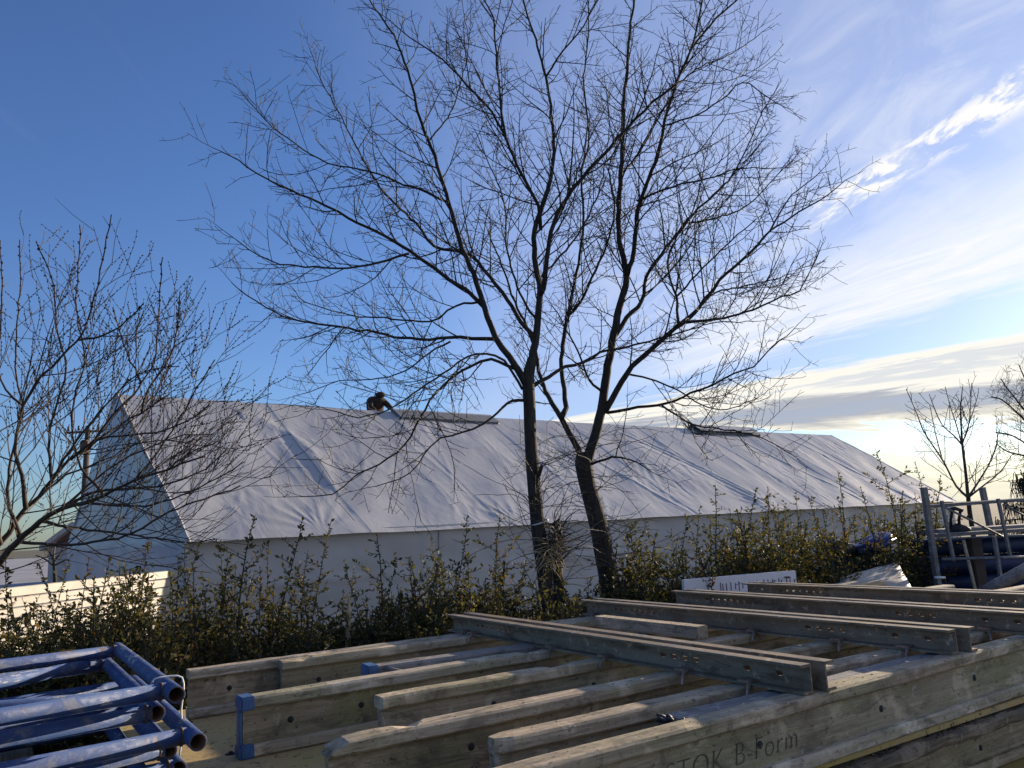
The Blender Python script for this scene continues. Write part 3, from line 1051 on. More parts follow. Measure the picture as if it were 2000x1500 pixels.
t1_trunk = [(1076, 1300, 54, 0), (1070, 1200, 48, 0), (1062, 1120, 46, 0), (1050, 1020, 46, 0), (1042, 940, 44, 0), (1036, 860, 40, 0), (1034, 790, 40, 0), (1032, 735, 38, 0), (1040, 700, 30, 0)]
t1_limbs = [
    L_([(1034, 745), (1042, 690), (1050, 630), (1056, 570), (1046, 520), (1044, 450), (1060, 400), (1075, 350), (1081, 297), (1075, 210), (1066, 150), (1045, 77), (1021, 0), (1005, -60)], 32, 5, 0.1, 0.15),
    L_([(1056, 575), (1064, 545), (1070, 490), (1080, 437), (1108, 385), (1150, 332), (1189, 290), (1224, 252), (1273, 200), (1315, 168), (1350, 98), (1371, 0), (1378, -50)], 20, 5, -0.7, 0.1),
    L_([(1028, 752), (1012, 725), (995, 695), (967, 660), (946, 600), (932, 551), (904, 487), (886, 434), (876, 395), (855, 325), (837, 276), (816, 217), (802, 154), (778, 87), (750, 42), (722, 0), (705, -40)], 28, 4, -0.3, 0.2),
    L_([(946, 600), (920, 575), (862, 534), (802, 492), (750, 460), (697, 434), (624, 395), (568, 371), (519, 350), (466, 315), (431, 294)], 17, 3, -0.9, 0.1),
    L_([(1046, 660), (1026, 639), (981, 572), (946, 527), (918, 499), (848, 480), (813, 437), (750, 378), (736, 357), (701, 297), (666, 227), (631, 164), (606, 101)], 18, 3, 0.6, 0.15),
    L_([(1056, 450), (1051, 402), (1019, 340), (988, 273), (960, 217), (914, 168), (879, 130), (835, 95), (799, 73), (760, 40)], 15, 3, -0.8, 0.1, 0.05),
    L_([(988, 273), (977, 192), (970, 122), (963, 35), (945, 0), (930, -40)], 10, 4, -0.3, 0.08, -0.45),
    L_([(967, 662), (920, 660), (872, 660), (802, 662), (736, 650), (645, 635), (568, 623), (519, 600), (470, 569), (452, 551)], 15, 3, 0.2, 0.12),
    L_([(1010, 722), (960, 702), (918, 716), (870, 748), (830, 800), (790, 870), (740, 905), (690, 935), (650, 965), (590, 970)], 12, 3, -0.7, 0.1),
    L_([(1024, 782), (1000, 783), (980, 798), (962, 815), (925, 838), (880, 850), (840, 870), (800, 925), (735, 950)], 12, 3, -0.4, 0.3),
    L_([(1036, 758), (1070, 737), (1105, 716), (1140, 709), (1171, 688), (1210, 681), (1252, 670), (1322, 652), (1360, 640), (1402, 630), (1472, 628)], 16, 3, 0.8, 0.15),
    L_([(799, 495), (736, 513), (680, 522), (596, 520), (547, 516), (505, 499), (463, 471)], 9, 3, -1.0, 0.08, -0.5),
    L_([(935, 590), (890, 597), (838, 628), (750, 621), (701, 618), (652, 607), (596, 590), (568, 558)], 9, 3, 0.6, 0.1),
    L_([(876, 395), (820, 372), (770, 352), (705, 330), (640, 318), (560, 270), (500, 215), (470, 180)], 9, 3, -0.2, 0.1, -0.2),
    L_([(1066, 150), (1100, 100), (1140, 50), (1170, -10)], 8, 4, -0.5, 0.1, 0.05),
    L_([(880, 667), (838, 690), (800, 720), (740, 740), (660, 745), (590, 770)], 8, 3, 0.7, 0.1, 0.15),
    L_([(1020, 760), (985, 705), (930, 690), (880, 720), (820, 760), (760, 800), (700, 815), (640, 800)], 10, 3, -1.1, 0.25),
    L_([(837, 276), (880, 220), (900, 160), (915, 90), (905, 20)], 7, 3, 0.6, 0.1, -0.1),
    L_([(1050, 630), (1010, 560), (990, 480), (985, 400), (960, 330), (930, 260)], 10, 4, 1.0, 0.15),
    L_([(1058, 540), (1120, 470), (1160, 400), (1180, 330), (1190, 240), (1180, 150)], 9, 3, 1.0, 0.15),
]
t2_trunk = [(1215, 1260, 56, 0), (1195, 1160, 48, 0), (1181, 1090, 46, 0), (1165, 1010, 44, 0), (1148, 950, 42, 0), (1140, 905, 44, 0), (1140, 885, 34, 0)]
t2_limbs = [
    L_([(1140, 905), (1130, 880), (1112, 845), (1096, 815), (1080, 790), (1066, 765), (1056, 737), (1046, 690), (1030, 640), (1005, 590), (985, 530), (960, 470)], 24, 5, 0.5, 0.25),
    L_([(1096, 815), (1104, 795), (1101, 758), (1095, 716), (1101, 660), (1108, 618), (1120, 560), (1133, 500), (1140, 420), (1135, 340), (1150, 270), (1140, 160), (1150, 60), (1145, -30)], 19, 4, 0.9, 0.15),
    L_([(1108, 618), (1133, 590), (1164, 527), (1185, 478), (1200, 410), (1190, 330), (1210, 270)], 11, 3, -0.5, 0.1, 0.3),
    L_([(1145, 905), (1156, 872), (1175, 800), (1185, 730), (1196, 667), (1210, 600), (1224, 541), (1213, 485), (1207, 437), (1213, 332), (1217, 245), (1219, 192), (1224, 140), (1227, 87), (1238, 0), (1242, -60)], 34, 6, 0.0, 0.25),
    L_([(1224, 541), (1238, 490), (1245, 413), (1266, 350), (1287, 297), (1297, 245), (1318, 170), (1352, 95), (1400, 35), (1440, 0), (1470, -40)], 17, 4, -0.6, 0.1),
    L_([(1180, 805), (1195, 780), (1224, 730), (1245, 705), (1290, 667), (1322, 639), (1350, 618), (1378, 586), (1406, 548), (1448, 509), (1490, 467), (1504, 451), (1560, 416), (1595, 395), (1640, 364)], 22, 3, -0.4, 0.15),
    L_([(1504, 451), (1525, 413), (1546, 381), (1591, 346)], 6, 3, -0.6, 0.1, -0.35),
    L_([(1198, 660), (1225, 620), (1252, 590), (1259, 558), (1269, 527), (1301, 485), (1336, 437), (1392, 381), (1430, 343), (1455, 297), (1490, 217), (1511, 182)], 17, 3, 0.6, 0.12),
    L_([(1325, 632), (1320, 579), (1304, 520), (1318, 470), (1350, 420), (1370, 350), (1385, 280)], 9, 3, 0.4, 0.1, -0.25),
    L_([(1322, 579), (1350, 548), (1395, 502), (1440, 460), (1475, 430)], 7, 3, -0.9, 0.1, -0.1),
    L_([(1340, 630), (1413, 621), (1472, 604), (1525, 579), (1560, 569), (1595, 506)], 9, 3, -0.1, 0.1, -0.25),
    L_([(1186, 806), (1245, 796), (1301, 789), (1350, 768), (1392, 751), (1434, 730), (1472, 716), (1507, 677), (1535, 656)], 10, 3, -0.7, 0.25),
    L_([(1290, 790), (1350, 828), (1395, 838), (1451, 845), (1490, 856), (1532, 880)], 6, 2.5, -0.9, 0.12, -0.5),
    L_([(1152, 908), (1196, 893), (1231, 898), (1273, 919)], 9, 3, -0.4, 0.3),
    L_([(1212, 340), (1240, 310), (1266, 262), (1297, 210), (1322, 164), (1335, 90)], 9, 3, 0.6, 0.1),
    L_([(1245, 392), (1315, 364), (1380, 350), (1441, 329), (1504, 329)], 8, 3, -0.2, 0.1, -0.2),
    L_([(1365, 600), (1399, 572), (1455, 558), (1504, 548), (1545, 535)], 7, 3, 0.5, 0.1, -0.2),
    L_([(1297, 245), (1360, 225), (1410, 195), (1450, 160), (1500, 190)], 6, 3, -0.9, 0.1, -0.3),
    L_([(1336, 437), (1400, 425), (1460, 400), (1510, 350), (1550, 300)], 7, 3, 0.9, 0.1, 0.3),
    L_([(1224, 730), (1270, 740), (1320, 760), (1370, 790), (1420, 800), (1470, 780)], 7, 3, 0.6, 0.15),
    L_([(1318, 170), (1370, 130), (1420, 110), (1480, 70)], 6, 3, 0.2, 0.1, -0.35),
    L_([(1180, 770), (1150, 740), (1130, 690), (1105, 640), (1080, 600)], 9, 3, -0.6, 0.2),
]


def t1_extra(rng, root, base):
    # pale cord tied round the trunk, epicormic shoots, dead stub
    c = MB()
    ctr = at(1054, 1020, 6.2)
    th = np.linspace(0, 2 * math.pi, 25)
    c.tube(np.array([ctr + np.array([math.cos(a) * 0.064, math.sin(a) * 0.064, 0.018 * math.sin(a * 1 + 1.0)]) for a in th]), 0.006, 6)
    c.build('tied_cord', M['string'], root, None, True)
    st = MB()
    st.tube(np.array([at(1042, 938, 6.2), at(1053, 926, 6.14), at(1059, 910, 6.08)]), [0.022, 0.018, 0.012], 7)
    st.build('dead_stub', M['bark'], root, None, True)
    tw = Twigs()
    for k in range(46):
        y = rng.uniform(900, 1190)
        p = at(1046 + (y - 1000) * 0.11 + rng.uniform(-11, 11), y, 6.16)
        d = unit(np.array([rng.choice((-1, 1)) * rng.uniform(0.3, 1.0), rng.uniform(-0.8, 0.3), rng.uniform(0.0, 0.8)]))
        B = curve_branch(rng, p, d, rng.uniform(0.2, 0.75), 8, rng.uniform(-1.6, 0.8), 0.12)
        RB = np.linspace(0.0034, 0.0018, 9)
        tw.tube(B, RB, 3)
        if rng.uniform() < 0.5:
            twigs(rng, tw, B, RB, dict(CFG, sp2=0.12, l2=0.16))
    tw.build('shoots', M['twig_far'], root, Matrix.Translation(Vector(base)), False)


def t2_extra(rng, root, base):
    tw = Twigs()
    for k in range(54):
        y = rng.uniform(850, 1120)
        p = at(1140 + (y - 900) * 0.215 + rng.uniform(-18, 18), y, 6.75)
        d = unit(np.array([rng.choice((-1, 1)) * rng.uniform(0.3, 1.0), rng.uniform(-0.8, 0.3), rng.uniform(-0.2, 0.7)]))
        B = curve_branch(rng, p, d, rng.uniform(0.2, 0.8), 8, rng.uniform(-1.8, 0.6), 0.12)
        RB = np.linspace(0.0036, 0.0018, 9)
        tw.tube(B, RB, 3)
        if rng.uniform() < 0.55:
            twigs(rng, tw, B, RB, dict(CFG, sp2=0.12, l2=0.18))
    tw.build('shoots', M['twig_far'], root, Matrix.Translation(Vector(base)), False)


big_tree('bare_tree', 'tall bare tree with a straight trunk and pale cord tied round it', 6.2, t1_trunk, t1_limbs, 11, CFG, t1_extra)
big_tree('bare_tree', 'tall bare tree leaning and forking low into two thick stems', 6.85, t2_trunk, t2_limbs, 23, CFG, t2_extra, 0.80, 0.64)


def stump():
    """broken dead stem with a ragged clump of shoots between the two trees"""
    rng = np.random.default_rng(4)
    Y = 6.25
    base = at(1092, 1290, Y)
    base[2] = 0
    root = empty('dead_stump', base)
    tag(root, 'broken dead stump with ragged twiggy top standing between the two trees', 'stump')
    b = MB()
    P = smooth_poly([np.append(base - np.array([0, 0, 0.05]), 0.055), np.append(at(1093, 1180, Y), 0.042), np.append(at(1088, 1110, Y), 0.042), np.append(at(1087, 1050, Y), 0.038), np.append(at(1092, 1028, Y), 0.028)], 0.06)
    V, F = tube_geo(P[:, :3], P[:, 3], 10)
    for i in range(len(V)):
        c = P[i // 10, :3]
        V[i] = c + (V[i] - c) * (1 + 0.35 * nz(V[i][0] * 20, V[i][1] * 20, V[i][2] * 6))
    b.add(V, F.tolist() + [tuple((len(P) - 1) * 10 + i for i in range(10))])
    b.build('trunk', M['bark'], root, Matrix.Translation(Vector(base)), True)
    tw = Twigs()
    for k in range(90):
        y = rng.uniform(1022, 1110)
        p = at(1086 + rng.uniform(-12, 14), y, Y - 0.05)
        d = unit(np.array([rng.normal(0, 0.7), rng.normal(-0.3, 0.5), rng.normal(0.5, 0.6)]))
        B = curve_branch(rng, p, d, rng.uniform(0.06, 0.42), 7, rng.uniform(-3.5, 1.5), 0.16)
        tw.tube(B, np.linspace(rng.uniform(0.003, 0.009), 0.0017, 8), 3)
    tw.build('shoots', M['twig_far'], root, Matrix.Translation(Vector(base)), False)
    g = Twigs()
    for k in range(70):
        p = at(1080 + rng.uniform(-12, 12), rng.uniform(1060, 1110), Y - 0.09)
        d = unit(np.array([rng.normal(0, 0.8), rng.normal(-0.4, 0.3), rng.normal(0.4, 0.4)]))
        g.tube(curve_branch(rng, p, d, rng.uniform(0.15, 0.34), 7, -5.0, 0.05), np.linspace(0.003, 0.001, 8), 3)
    g.build('dry_grass_tuft', M['dead_leaf'], root, Matrix.Translation(Vector(base)), False)


stump()


def willow():
    """bare multi-stemmed willow with budded whips at the left edge"""
    rng = np.random.default_rng(31)
    Y = 4.9
    base = at(-150, 1320, Y)
    base[2] = 0
    root = empty('bare_willow', base)
    tag(root, 'bare bushy willow with budded whips at the left edge of the photo', 'tree')
    S = [
        ([(-150, 1330), (-90, 1200), (0, 1099), (35, 1058), (79, 1018), (122, 992), (165, 982), (203, 967), (260, 940), (330, 915), (400, 890)], 26, 4, -0.3),
        ([(-90, 1200), (-40, 1110), (0, 1063), (30, 1018), (51, 992), (76, 970), (101, 937), (137, 896), (172, 878), (215, 840), (277, 805), (330, 770)], 20, 4, 0.3),
        ([(40, 1050), (25, 1010), (15, 972), (20, 900), (35, 850), (45, 790), (30, 733), (33, 640), (40, 560), (38, 470)], 12, 3, 0.5),
        ([(51, 992), (42, 930), (30, 880), (35, 830), (45, 793), (83, 733), (117, 700), (150, 667), (165, 640), (180, 600), (197, 527), (217, 420)], 12, 3, -0.2),
        ([(153, 663), (197, 657), (233, 638), (262, 612), (280, 590)], 6, 3, -0.3),
        ([(172, 878), (220, 810), (262, 770), (277, 747), (303, 700), (310, 620), (317, 503)], 8, 3, 0.3),
        ([(277, 747), (255, 705), (240, 667), (220, 600)], 6, 3, 0.6),
        ([(79, 1018), (140, 1030), (220, 1040), (300, 1050), (360, 1062)], 9, 3, -0.6),
        ([(35, 1058), (100, 1064), (180, 1060), (260, 1040), (330, 1000), (400, 975), (470, 950)], 9, 3, -0.7),
        ([(203, 967), (170, 930), (150, 890), (140, 830), (150, 760), (165, 700), (150, 600), (158, 440)], 8, 3, 0.2),
        ([(122, 992), (190, 960), (260, 955), (330, 945), (400, 915), (440, 880)], 9, 3, 0.0),
        ([(260, 940), (310, 880), (350, 820), (385, 760), (420, 700)], 6, 3, 0.2),
        ([(0, 1063), (-20, 980), (-30, 880), (-10, 760), (0, 650), (5, 560), (0, 470)], 13, 3, 0.4),
        ([(101, 937), (95, 860), (110, 790), (130, 720), (110, 640), (105, 560), (70, 470)], 8, 3, -0.1),
        ([(45, 793), (10, 760), (-10, 700), (-30, 620)], 7, 3, 0.0),
        ([(137, 896), (190, 860), (250, 850), (320, 840), (380, 815), (410, 790)], 7, 3, -0.3),
        ([(277, 805), (290, 760), (330, 700), (345, 640), (352, 570)], 6, 3, 0.0),
        ([(330, 915), (380, 880), (430, 860)], 5, 2.5, -0.2),
        ([(165, 982), (230, 988), (300, 985), (370, 962), (440, 925), (480, 900)], 7, 2.5, -0.5),
        ([(122, 992), (170, 950), (230, 905), (300, 870), (360, 850), (420, 850)], 8, 2.5, 0.2),
        ([(76, 970), (130, 930), (200, 900), (260, 870), (320, 860), (390, 870)], 7, 2.5, 0.5),
        ([(101, 937), (150, 860), (200, 800), (250, 745), (300, 720), (350, 715)], 7, 2.5, -0.2),
    ]
    sc = Y / FPX
    tw, lb, bd = Twigs(), MB(), Twigs()
    octa = np.array([(1, 0, 0), (0, 1, 0), (-1, 0, 0), (0, -1, 0)], float)

    def bud(p, d, l, r):
        a = unit(np.cross(d, [0.3, 0.5, 0.8]))
        b = np.cross(d, a)
        P = np.array([p, p + d * l * 0.4, p + d * l])
        bd.tube(P, np.array([r * 0.5, r, r * 0.25]), 4)

    for pts, w0, w1, dy in S:
        n = len(pts)
        q = np.array([np.append(at(x, y, Y + dy * i / (n - 1)), (w0 + (w1 - w0) * (i / (n - 1)) ** 0.55) * sc * 0.40) for i, (x, y) in enumerate(pts)])
        q = smooth_poly(q, 0.06)
        P, R = q[:, :3] + rng.normal(0, 0.003, (len(q), 3)), q[:, 3]
        lb.tube(P, R, 7)
        cum = np.concatenate([[0], np.cumsum(np.linalg.norm(np.diff(P, axis=0), axis=1))])
        s = 0.18 * cum[-1]
        while s < cum[-1]:
            i = max(0, min(len(P) - 2, int(np.searchsorted(cum, s)) - 1))
            p, T = P[i], unit(P[i + 1] - P[i])
            d = side_dir(rng, T, rad(rng.uniform(25, 55)), np.array([0.25, 0, 0.5]))
            bl = rng.uniform(0.25, 0.95) * (1.0 if s < 0.75 * cum[-1] else 0.55) * (1.0 if p[2] < 2.75 else 0.42)
            k = 7
            B = curve_branch(rng, p, d, bl, k, rng.uniform(0.2, 1.6), 0.07)
            tw.tube(B, np.linspace(min(R[i] * 0.6, 0.0055), 0.0016, k + 1), 3)
            budded = rng.uniform() < 0.35 and B[-1][2] > 2.1
            m = int(bl / 0.11)
            for j in range(m):
                f = rng.uniform(0.2, 1) * k
                a = min(k - 1, int(f))
                pp = B[a] + (B[a + 1] - B[a]) * (f - a)
                d2 = side_dir(rng, unit(B[a + 1] - B[a]), rad(rng.uniform(20, 50)), np.array([0, 0, 0.4]))
                W = curve_branch(rng, pp, d2, rng.uniform(0.1, 0.34), 4, rng.uniform(0.0, 1.8), 0.08)
                tw.tube(W, np.linspace(0.0022, 0.0012, 5), 3)
                if budded or (W[-1][2] > 2.6 and rng.uniform() < 0.7):
                    for g in np.linspace(0.25, 1, 7):
                        a2 = min(3, int(g * 4))
                        pb = W[a2] + (W[a2 + 1] - W[a2]) * (g * 4 - a2)
                        bud(pb + rng.normal(0, 0.002, 3), unit(unit(W[a2 + 1] - W[a2]) + rng.normal(0, 0.4, 3)), 0.013, 0.0042)
            s += (0.088 if P[i][2] < 2.5 else 0.13) * rng.uniform(0.5, 1.5)
        if P[-1][2] > 2.4:
            for g in np.linspace(0.72, 1, 16):
                a2 = min(len(P) - 2, int(g * (len(P) - 1)))
                for _ in range(2):
                    bud(P[a2] + rng.normal(0, 0.002, 3), unit(unit(P[a2 + 1] - P[a2]) + rng.normal(0, 0.5, 3)), 0.016, 0.0052)
    lb.build('trunk', M['twig_red'], root, Matrix.Translation(Vector(base)), True)
    tw.build('crown', M['twig_red'], root, Matrix.Translation(Vector(base)), False)
    bd.build('buds', M['twig'], root, Matrix.Translation(Vector(base)), False)


willow()


def small_tree(name, label, Y, trunk, limbs, seed, cfg, mat='twig_far'):
    rng = np.random.default_rng(seed)
    sc = Y / FPX

    def conv(pts, dy):
        n = len(pts)
        return np.array([np.append(at(x, y, Y + dy * i / max(1, n - 1)), w * sc * 0.5) for i, (x, y, w) in enumerate(pts)])
    tk = smooth_poly(conv(trunk, 0), 0.15)
    tk[0, 2] = 0
    base = tk[0, :3].copy()
    root = empty(name, base)
    tag(root, label, 'tree')
    b = MB()
    b.tube(tk[:, :3], tk[:, 3], 9)
    b.build('trunk', M['bark'], root, Matrix.Translation(Vector(base)), True)
    tw = Twigs()
    for pts, dy in limbs:
        q = smooth_poly(conv(pts, dy), 0.12)
        tw.tube(q[:, :3], np.maximum(q[:, 3], cfg['rmin']), 5)
        populate(rng, tw, q[:, :3], np.maximum(q[:, 3], cfg['rmin']), tk[-1, :3], cfg, 0.1)
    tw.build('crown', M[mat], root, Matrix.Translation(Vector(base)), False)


small_tree('young_tree', 'slender young bare tree with upswept branches behind the steel rack', 13.0,
           [(1908, 1130, 9.8), (1903, 1060, 9.1), (1894, 1000, 8.4), (1891, 970, 7.7)],
           [([(1891, 972, 7.0), (1886, 920, 5.6), (1880, 870, 4.9), (1878, 840, 3.5), (1876, 800, 2.8), (1880, 757, 1.4)], 0.0),
            ([(1891, 972, 5.6), (1868, 950, 4.2), (1845, 905, 3.5), (1822, 870, 2.8), (1803, 840, 2.8), (1791, 808, 2.1), (1770, 760, 1.4)], -0.5),
            ([(1840, 895, 2.8), (1828, 850, 2.1), (1816, 790, 1.4)], 0.3),
            ([(1891, 972, 4.9), (1915, 935, 3.5), (1935, 900, 2.8), (1948, 860, 2.1), (1945, 835, 1.4)], 0.5),
            ([(1893, 970, 4.2), (1925, 945, 2.8), (1955, 920, 2.1), (1975, 890, 1.4)], -0.6),
            ([(1878, 868, 3.5), (1862, 850, 2.8), (1840, 830, 2.1), (1826, 800, 2.1), (1815, 770, 1.4)], 0.4),
            ([(1878, 866, 2.8), (1890, 840, 2.1), (1895, 800, 1.8), (1898, 748, 1.4)], 0.6),
            ([(1878, 866, 2.8), (1868, 830, 2.1), (1858, 800, 1.8), (1846, 755, 1.4)], -0.4),
            ([(1880, 866, 2.8), (1895, 820, 2.1), (1905, 790, 1.4), (1911, 765, 1.4)], 0.2)],
           3, dict(sp1=0.15, l1=0.85, sp2=0.16, l2=0.3, sp3=0.15, l3=0.10, up=0.5, rmin=0.0042))
small_tree('background_tree', 'dense bare tree crown cut by the right edge of the photo', 24.0,
           [(2075, 1080, 26), (2060, 980, 22), (2050, 880, 20)],
           [([(2050, 880, 10), (2040, 820, 7), (2020, 770, 5), (2000, 735, 3), (1990, 712, 2)], 0),
            ([(2050, 880, 7), (2010, 830, 5), (1980, 800, 3), (1955, 780, 3), (1935, 775, 2)], -1.0),
            ([(2050, 890, 7), (2010, 870, 4), (1975, 850, 3), (1945, 845, 3)], 1.0),
            ([(2045, 860, 7), (2000, 800, 4), (1970, 762, 3), (1955, 740, 2)], 1.3),
            ([(2050, 880, 12), (2060, 780, 8), (2050, 720, 5), (2040, 680, 3)], 0.5),
            ([(2052, 900, 6), (2000, 890, 4), (1968, 882, 3), (1950, 870, 2)], -0.8)],
           8, dict(sp1=0.14, l1=1.5, sp2=0.16, l2=0.6, sp3=0.12, l3=0.2, up=0.35, rmin=0.006))


def conifer():
    rng = np.random.default_rng(9)
    Y = 19.0
    base = at(2012, 1090, Y)
    base[2] = 0
    top = at(2006, 922, Y)
    root = empty('dark_conifer', base)
    tag(root, 'dark drooping conifer at the right edge behind the steel rack', 'tree')
    b = MB()
    b.tube([base, top], [0.16, 0.03], 8)
    b.build('trunk', M['bark'], root, None, True)
    tw, nd = Twigs(), Twigs()
    for k in range(90):
        f = rng.uniform(0.12, 1.0)
        p = base + (top - base) * f
        a = rng.uniform(0, 2 * math.pi)
        bl = (0.35 + 0.9 * (1 - f)) * rng.uniform(0.6, 1.0)
        B = curve_branch(rng, p, np.array([math.cos(a), math.sin(a), 0.1]), bl, 6, -0.25, 0.05)
        tw.tube(B, np.linspace(0.014, 0.005, 7), 3)
        for j in range(int(bl * 26)):
            q = B[rng.integers(1, 7)] + rng.normal(0, 0.04, 3)
            l = rng.uniform(0.1, 0.35)
            nd.tube(np.array([q, q + np.array([rng.normal(0, 0.04), rng.normal(0, 0.04), -l])]), np.array([0.012, 0.004]), 3)
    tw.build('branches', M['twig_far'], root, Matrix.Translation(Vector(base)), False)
    nd.build('crown', M['needle'], root, Matrix.Translation(Vector(base)), False)


conifer()
small_tree('background_shrub', 'hazy bare shrub below the brown gable at far left', 20.0,
           [(108, 1150, 8), (106, 1110, 6), (105, 1095, 5)],
           [([(105, 1095, 5), (98, 1080, 3), (88, 1068, 2)], 0.2), ([(105, 1098, 5), (118, 1080, 3), (128, 1062, 2)], -0.2), ([(105, 1095, 4), (106, 1078, 3), (108, 1060, 2)], 0.3),
            ([(105, 1105, 4), (85, 1090, 3), (70, 1085, 2)], 0.1), ([(105, 1105, 4), (125, 1095, 3), (140, 1085, 2)], 0.1)],
           15, dict(sp1=0.12, l1=0.5, sp2=0.12, l2=0.25, sp3=0.1, l3=0.1, up=0.4, rmin=0.004))


# ------------------------------------------------------------------ hedge
def leaf_block(rng, P, D, size):
    """one folded leaf (two quads) per point P pointing along D"""
    n = len(P)
    D = D / np.linalg.norm(D, axis=1, keepdims=True)
    r = rng.normal(0, 1, (n, 3))
    r[:, 2] *= 0.6
    A = np.cross(D, r)
    A /= np.linalg.norm(A, axis=1, keepdims=True) + 1e-9
    N = np.cross(A, D)
    l = size * rng.uniform(0.6, 1.25, (n, 1))
    w = l * rng.uniform(0.20, 0.30, (n, 1))
    b = P
    m = P + D * l * 0.5 - N * l * 0.05
    t = P + D * l - N * l * 0.16
    V = np.stack([b, m + A * w + N * w * 0.35, t, m - A * w + N * w * 0.35, P + D * l * 0.5 - N * l * 0.02], axis=1)
    base = np.arange(n)[:, None] * 5
    F = np.concatenate([base + np.array([[0, 1, 2, 4]]), base + np.array([[0, 4, 2, 3]])], axis=0)
    return V.reshape(-1, 3), F


def make_shrub_meshes(seed, h, spread, spires, dens):
    """(stems mesh, foliage mesh) about the origin; h = height of the tallest spire"""
    rng = np.random.default_rng(seed)
    tw = Twigs()
    LP, LD = [], []

    def leaves_on(B, step, skip=0.0):
        n = len(B) - 1
        sl_ = np.linalg.norm(B[1] - B[0])
        L = sl_ * n
        s = skip * L
        while s < L:
            i = min(n - 1, int(s / sl_))
            p = B[i] + (B[i + 1] - B[i]) * (s / sl_ - i)
            T = unit(B[i + 1] - B[i])
            LP.append(p)
            LD.append(side_dir(rng, T, rad(rng.uniform(35, 75)), np.array([0, 0, 0.25])))
            s += step * rng.uniform(0.5, 1.5)
        LP.append(B[-1])
        LD.append(unit(B[-1] - B[-2]))

    for k in range(spires):
        hh = h * (1.0 if k == 0 else rng.uniform(0.62, 0.95))
        a = rng.uniform(0, 2 * math.pi)
        p0 = np.array([math.cos(a), math.sin(a), 0]) * rng.uniform(0.0, 0.10)
        lean = np.array([math.cos(a), math.sin(a), 0]) * spread * rng.uniform(0.0, 0.35) if k else np.array([rng.normal(0, 0.03), rng.normal(0, 0.03), 0])
        B = curve_branch(rng, p0, np.array([0, 0, 1.0]) + lean, hh, 18, 0.35, 0.045)
        tw.tube(B, np.linspace(0.009, 0.0022, 19), 4)
        leaves_on(B, 0.016, 0.4)
        # lateral shoots, long at the foot and short towards the tip
        z = 0.12
        while z < 0.985:
            i = min(17, int(z * 18))
            p = B[i] + (B[i + 1] - B[i]) * (z * 18 - i)
            T = unit(B[i + 1] - B[i])
            ll = (0.05 + spread * (1 - z) ** 0.85 * 0.95) * rng.uniform(0.45, 1.15)
            d = side_dir(rng, T, rad(rng.uniform(48, 82)), np.zeros(3))
            S = curve_branch(rng, p, d, ll, 6, 0.7, 0.10)
            tw.tube(S, np.linspace(0.0035, 0.0014, 7), 3)
            leaves_on(S, 0.020, 0.12)
            if ll > 0.12:
                for j in range(int(ll / 0.055 * dens)):
                    q = S[rng.integers(1, 7)]
                    d2 = side_dir(rng, unit(S[-1] - S[0]), rad(rng.uniform(30, 70)), np.array([0, 0, 0.15]))
                    S2 = curve_branch(rng, q, d2, rng.uniform(0.04, 0.16), 4, 0.5, 0.12)
                    tw.tube(S2, np.linspace(0.0018, 0.001, 5), 3)
                    leaves_on(S2, 0.019, 0.0)
            z += 0.030 * rng.uniform(0.5, 1.6) / dens
    V, F = leaf_block(rng, np.array(LP), np.array(LD), 0.031)
    kz = h / max(np.vstack(tw.v)[:, 2].max(), V[:, 2].max())      # true height = h
    V[:, 2] *= kz
    m1 = bpy.data.meshes.new('stems')
    m1.from_pydata(np.vstack(tw.v) * np.array([1, 1, kz]), [], np.vstack(tw.f))
    m1.materials.append(M['twig'])
    m2 = bpy.data.meshes.new('foliage')
    m2.from_pydata(V, [], F)
    m2.materials.append(M['leaf'])
    return m1, m2


TALL = [make_shrub_meshes(100 + i, 1.0 * h, sp, n, 1.0) for i, (h, sp, n) in enumerate(
    [(1.85, 0.34, 2), (1.80, 0.30, 3), (2.0, 0.30, 2), (2.2, 0.34, 2), (1.75, 0.36, 3), (2.0, 0.32, 3)])]
TALLH = [1.85, 1.80, 2.0, 2.2, 1.75, 2.0]
LOW = [make_shrub_meshes(200 + i, h, sp, n, 1.15) for i, (h, sp, n) in enumerate([(1.25, 0.50, 8), (1.2, 0.52, 9), (1.35, 0.48, 8), (1.15, 0.52, 9)])]
HRNG = np.random.default_rng(77)
ORD = ['first', 'second', 'third', 'fourth', 'fifth', 'sixth', 'seventh', 'eighth', 'ninth', 'tenth', 'eleventh', 'twelfth', 'thirteenth', 'fourteenth', 'fifteenth', 'sixteenth', 'seventeenth', 'eighteenth', 'nineteenth', 'twentieth'] + ['twenty-' + q for q in ('first', 'second', 'third', 'fourth', 'fifth', 'sixth', 'seventh', 'eighth', 'ninth')] + ['thirtieth', 'thirty-first', 'thirty-second', 'thirty-third', 'thirty-fourth']


def hedge_y(px):
    """forward distance of the hedge line seen at column px: it runs along with the stack, farther to the right"""
    k = (px - 1000) / FPX
    return 5.75 / (1 - 0.52 * k)


def place_shrub(name, meshes, p, rz, sc, label, group):
    r = empty(name, p, rz)
    r.scale = (sc[0], sc[0], sc[1])
    tag(r, label, 'shrub', group)
    for nm, me in zip(('stems', 'foliage'), meshes):
        o = bpy.data.objects.new(nm, me)
        COL.objects.link(o)
        o.parent = r
    return r


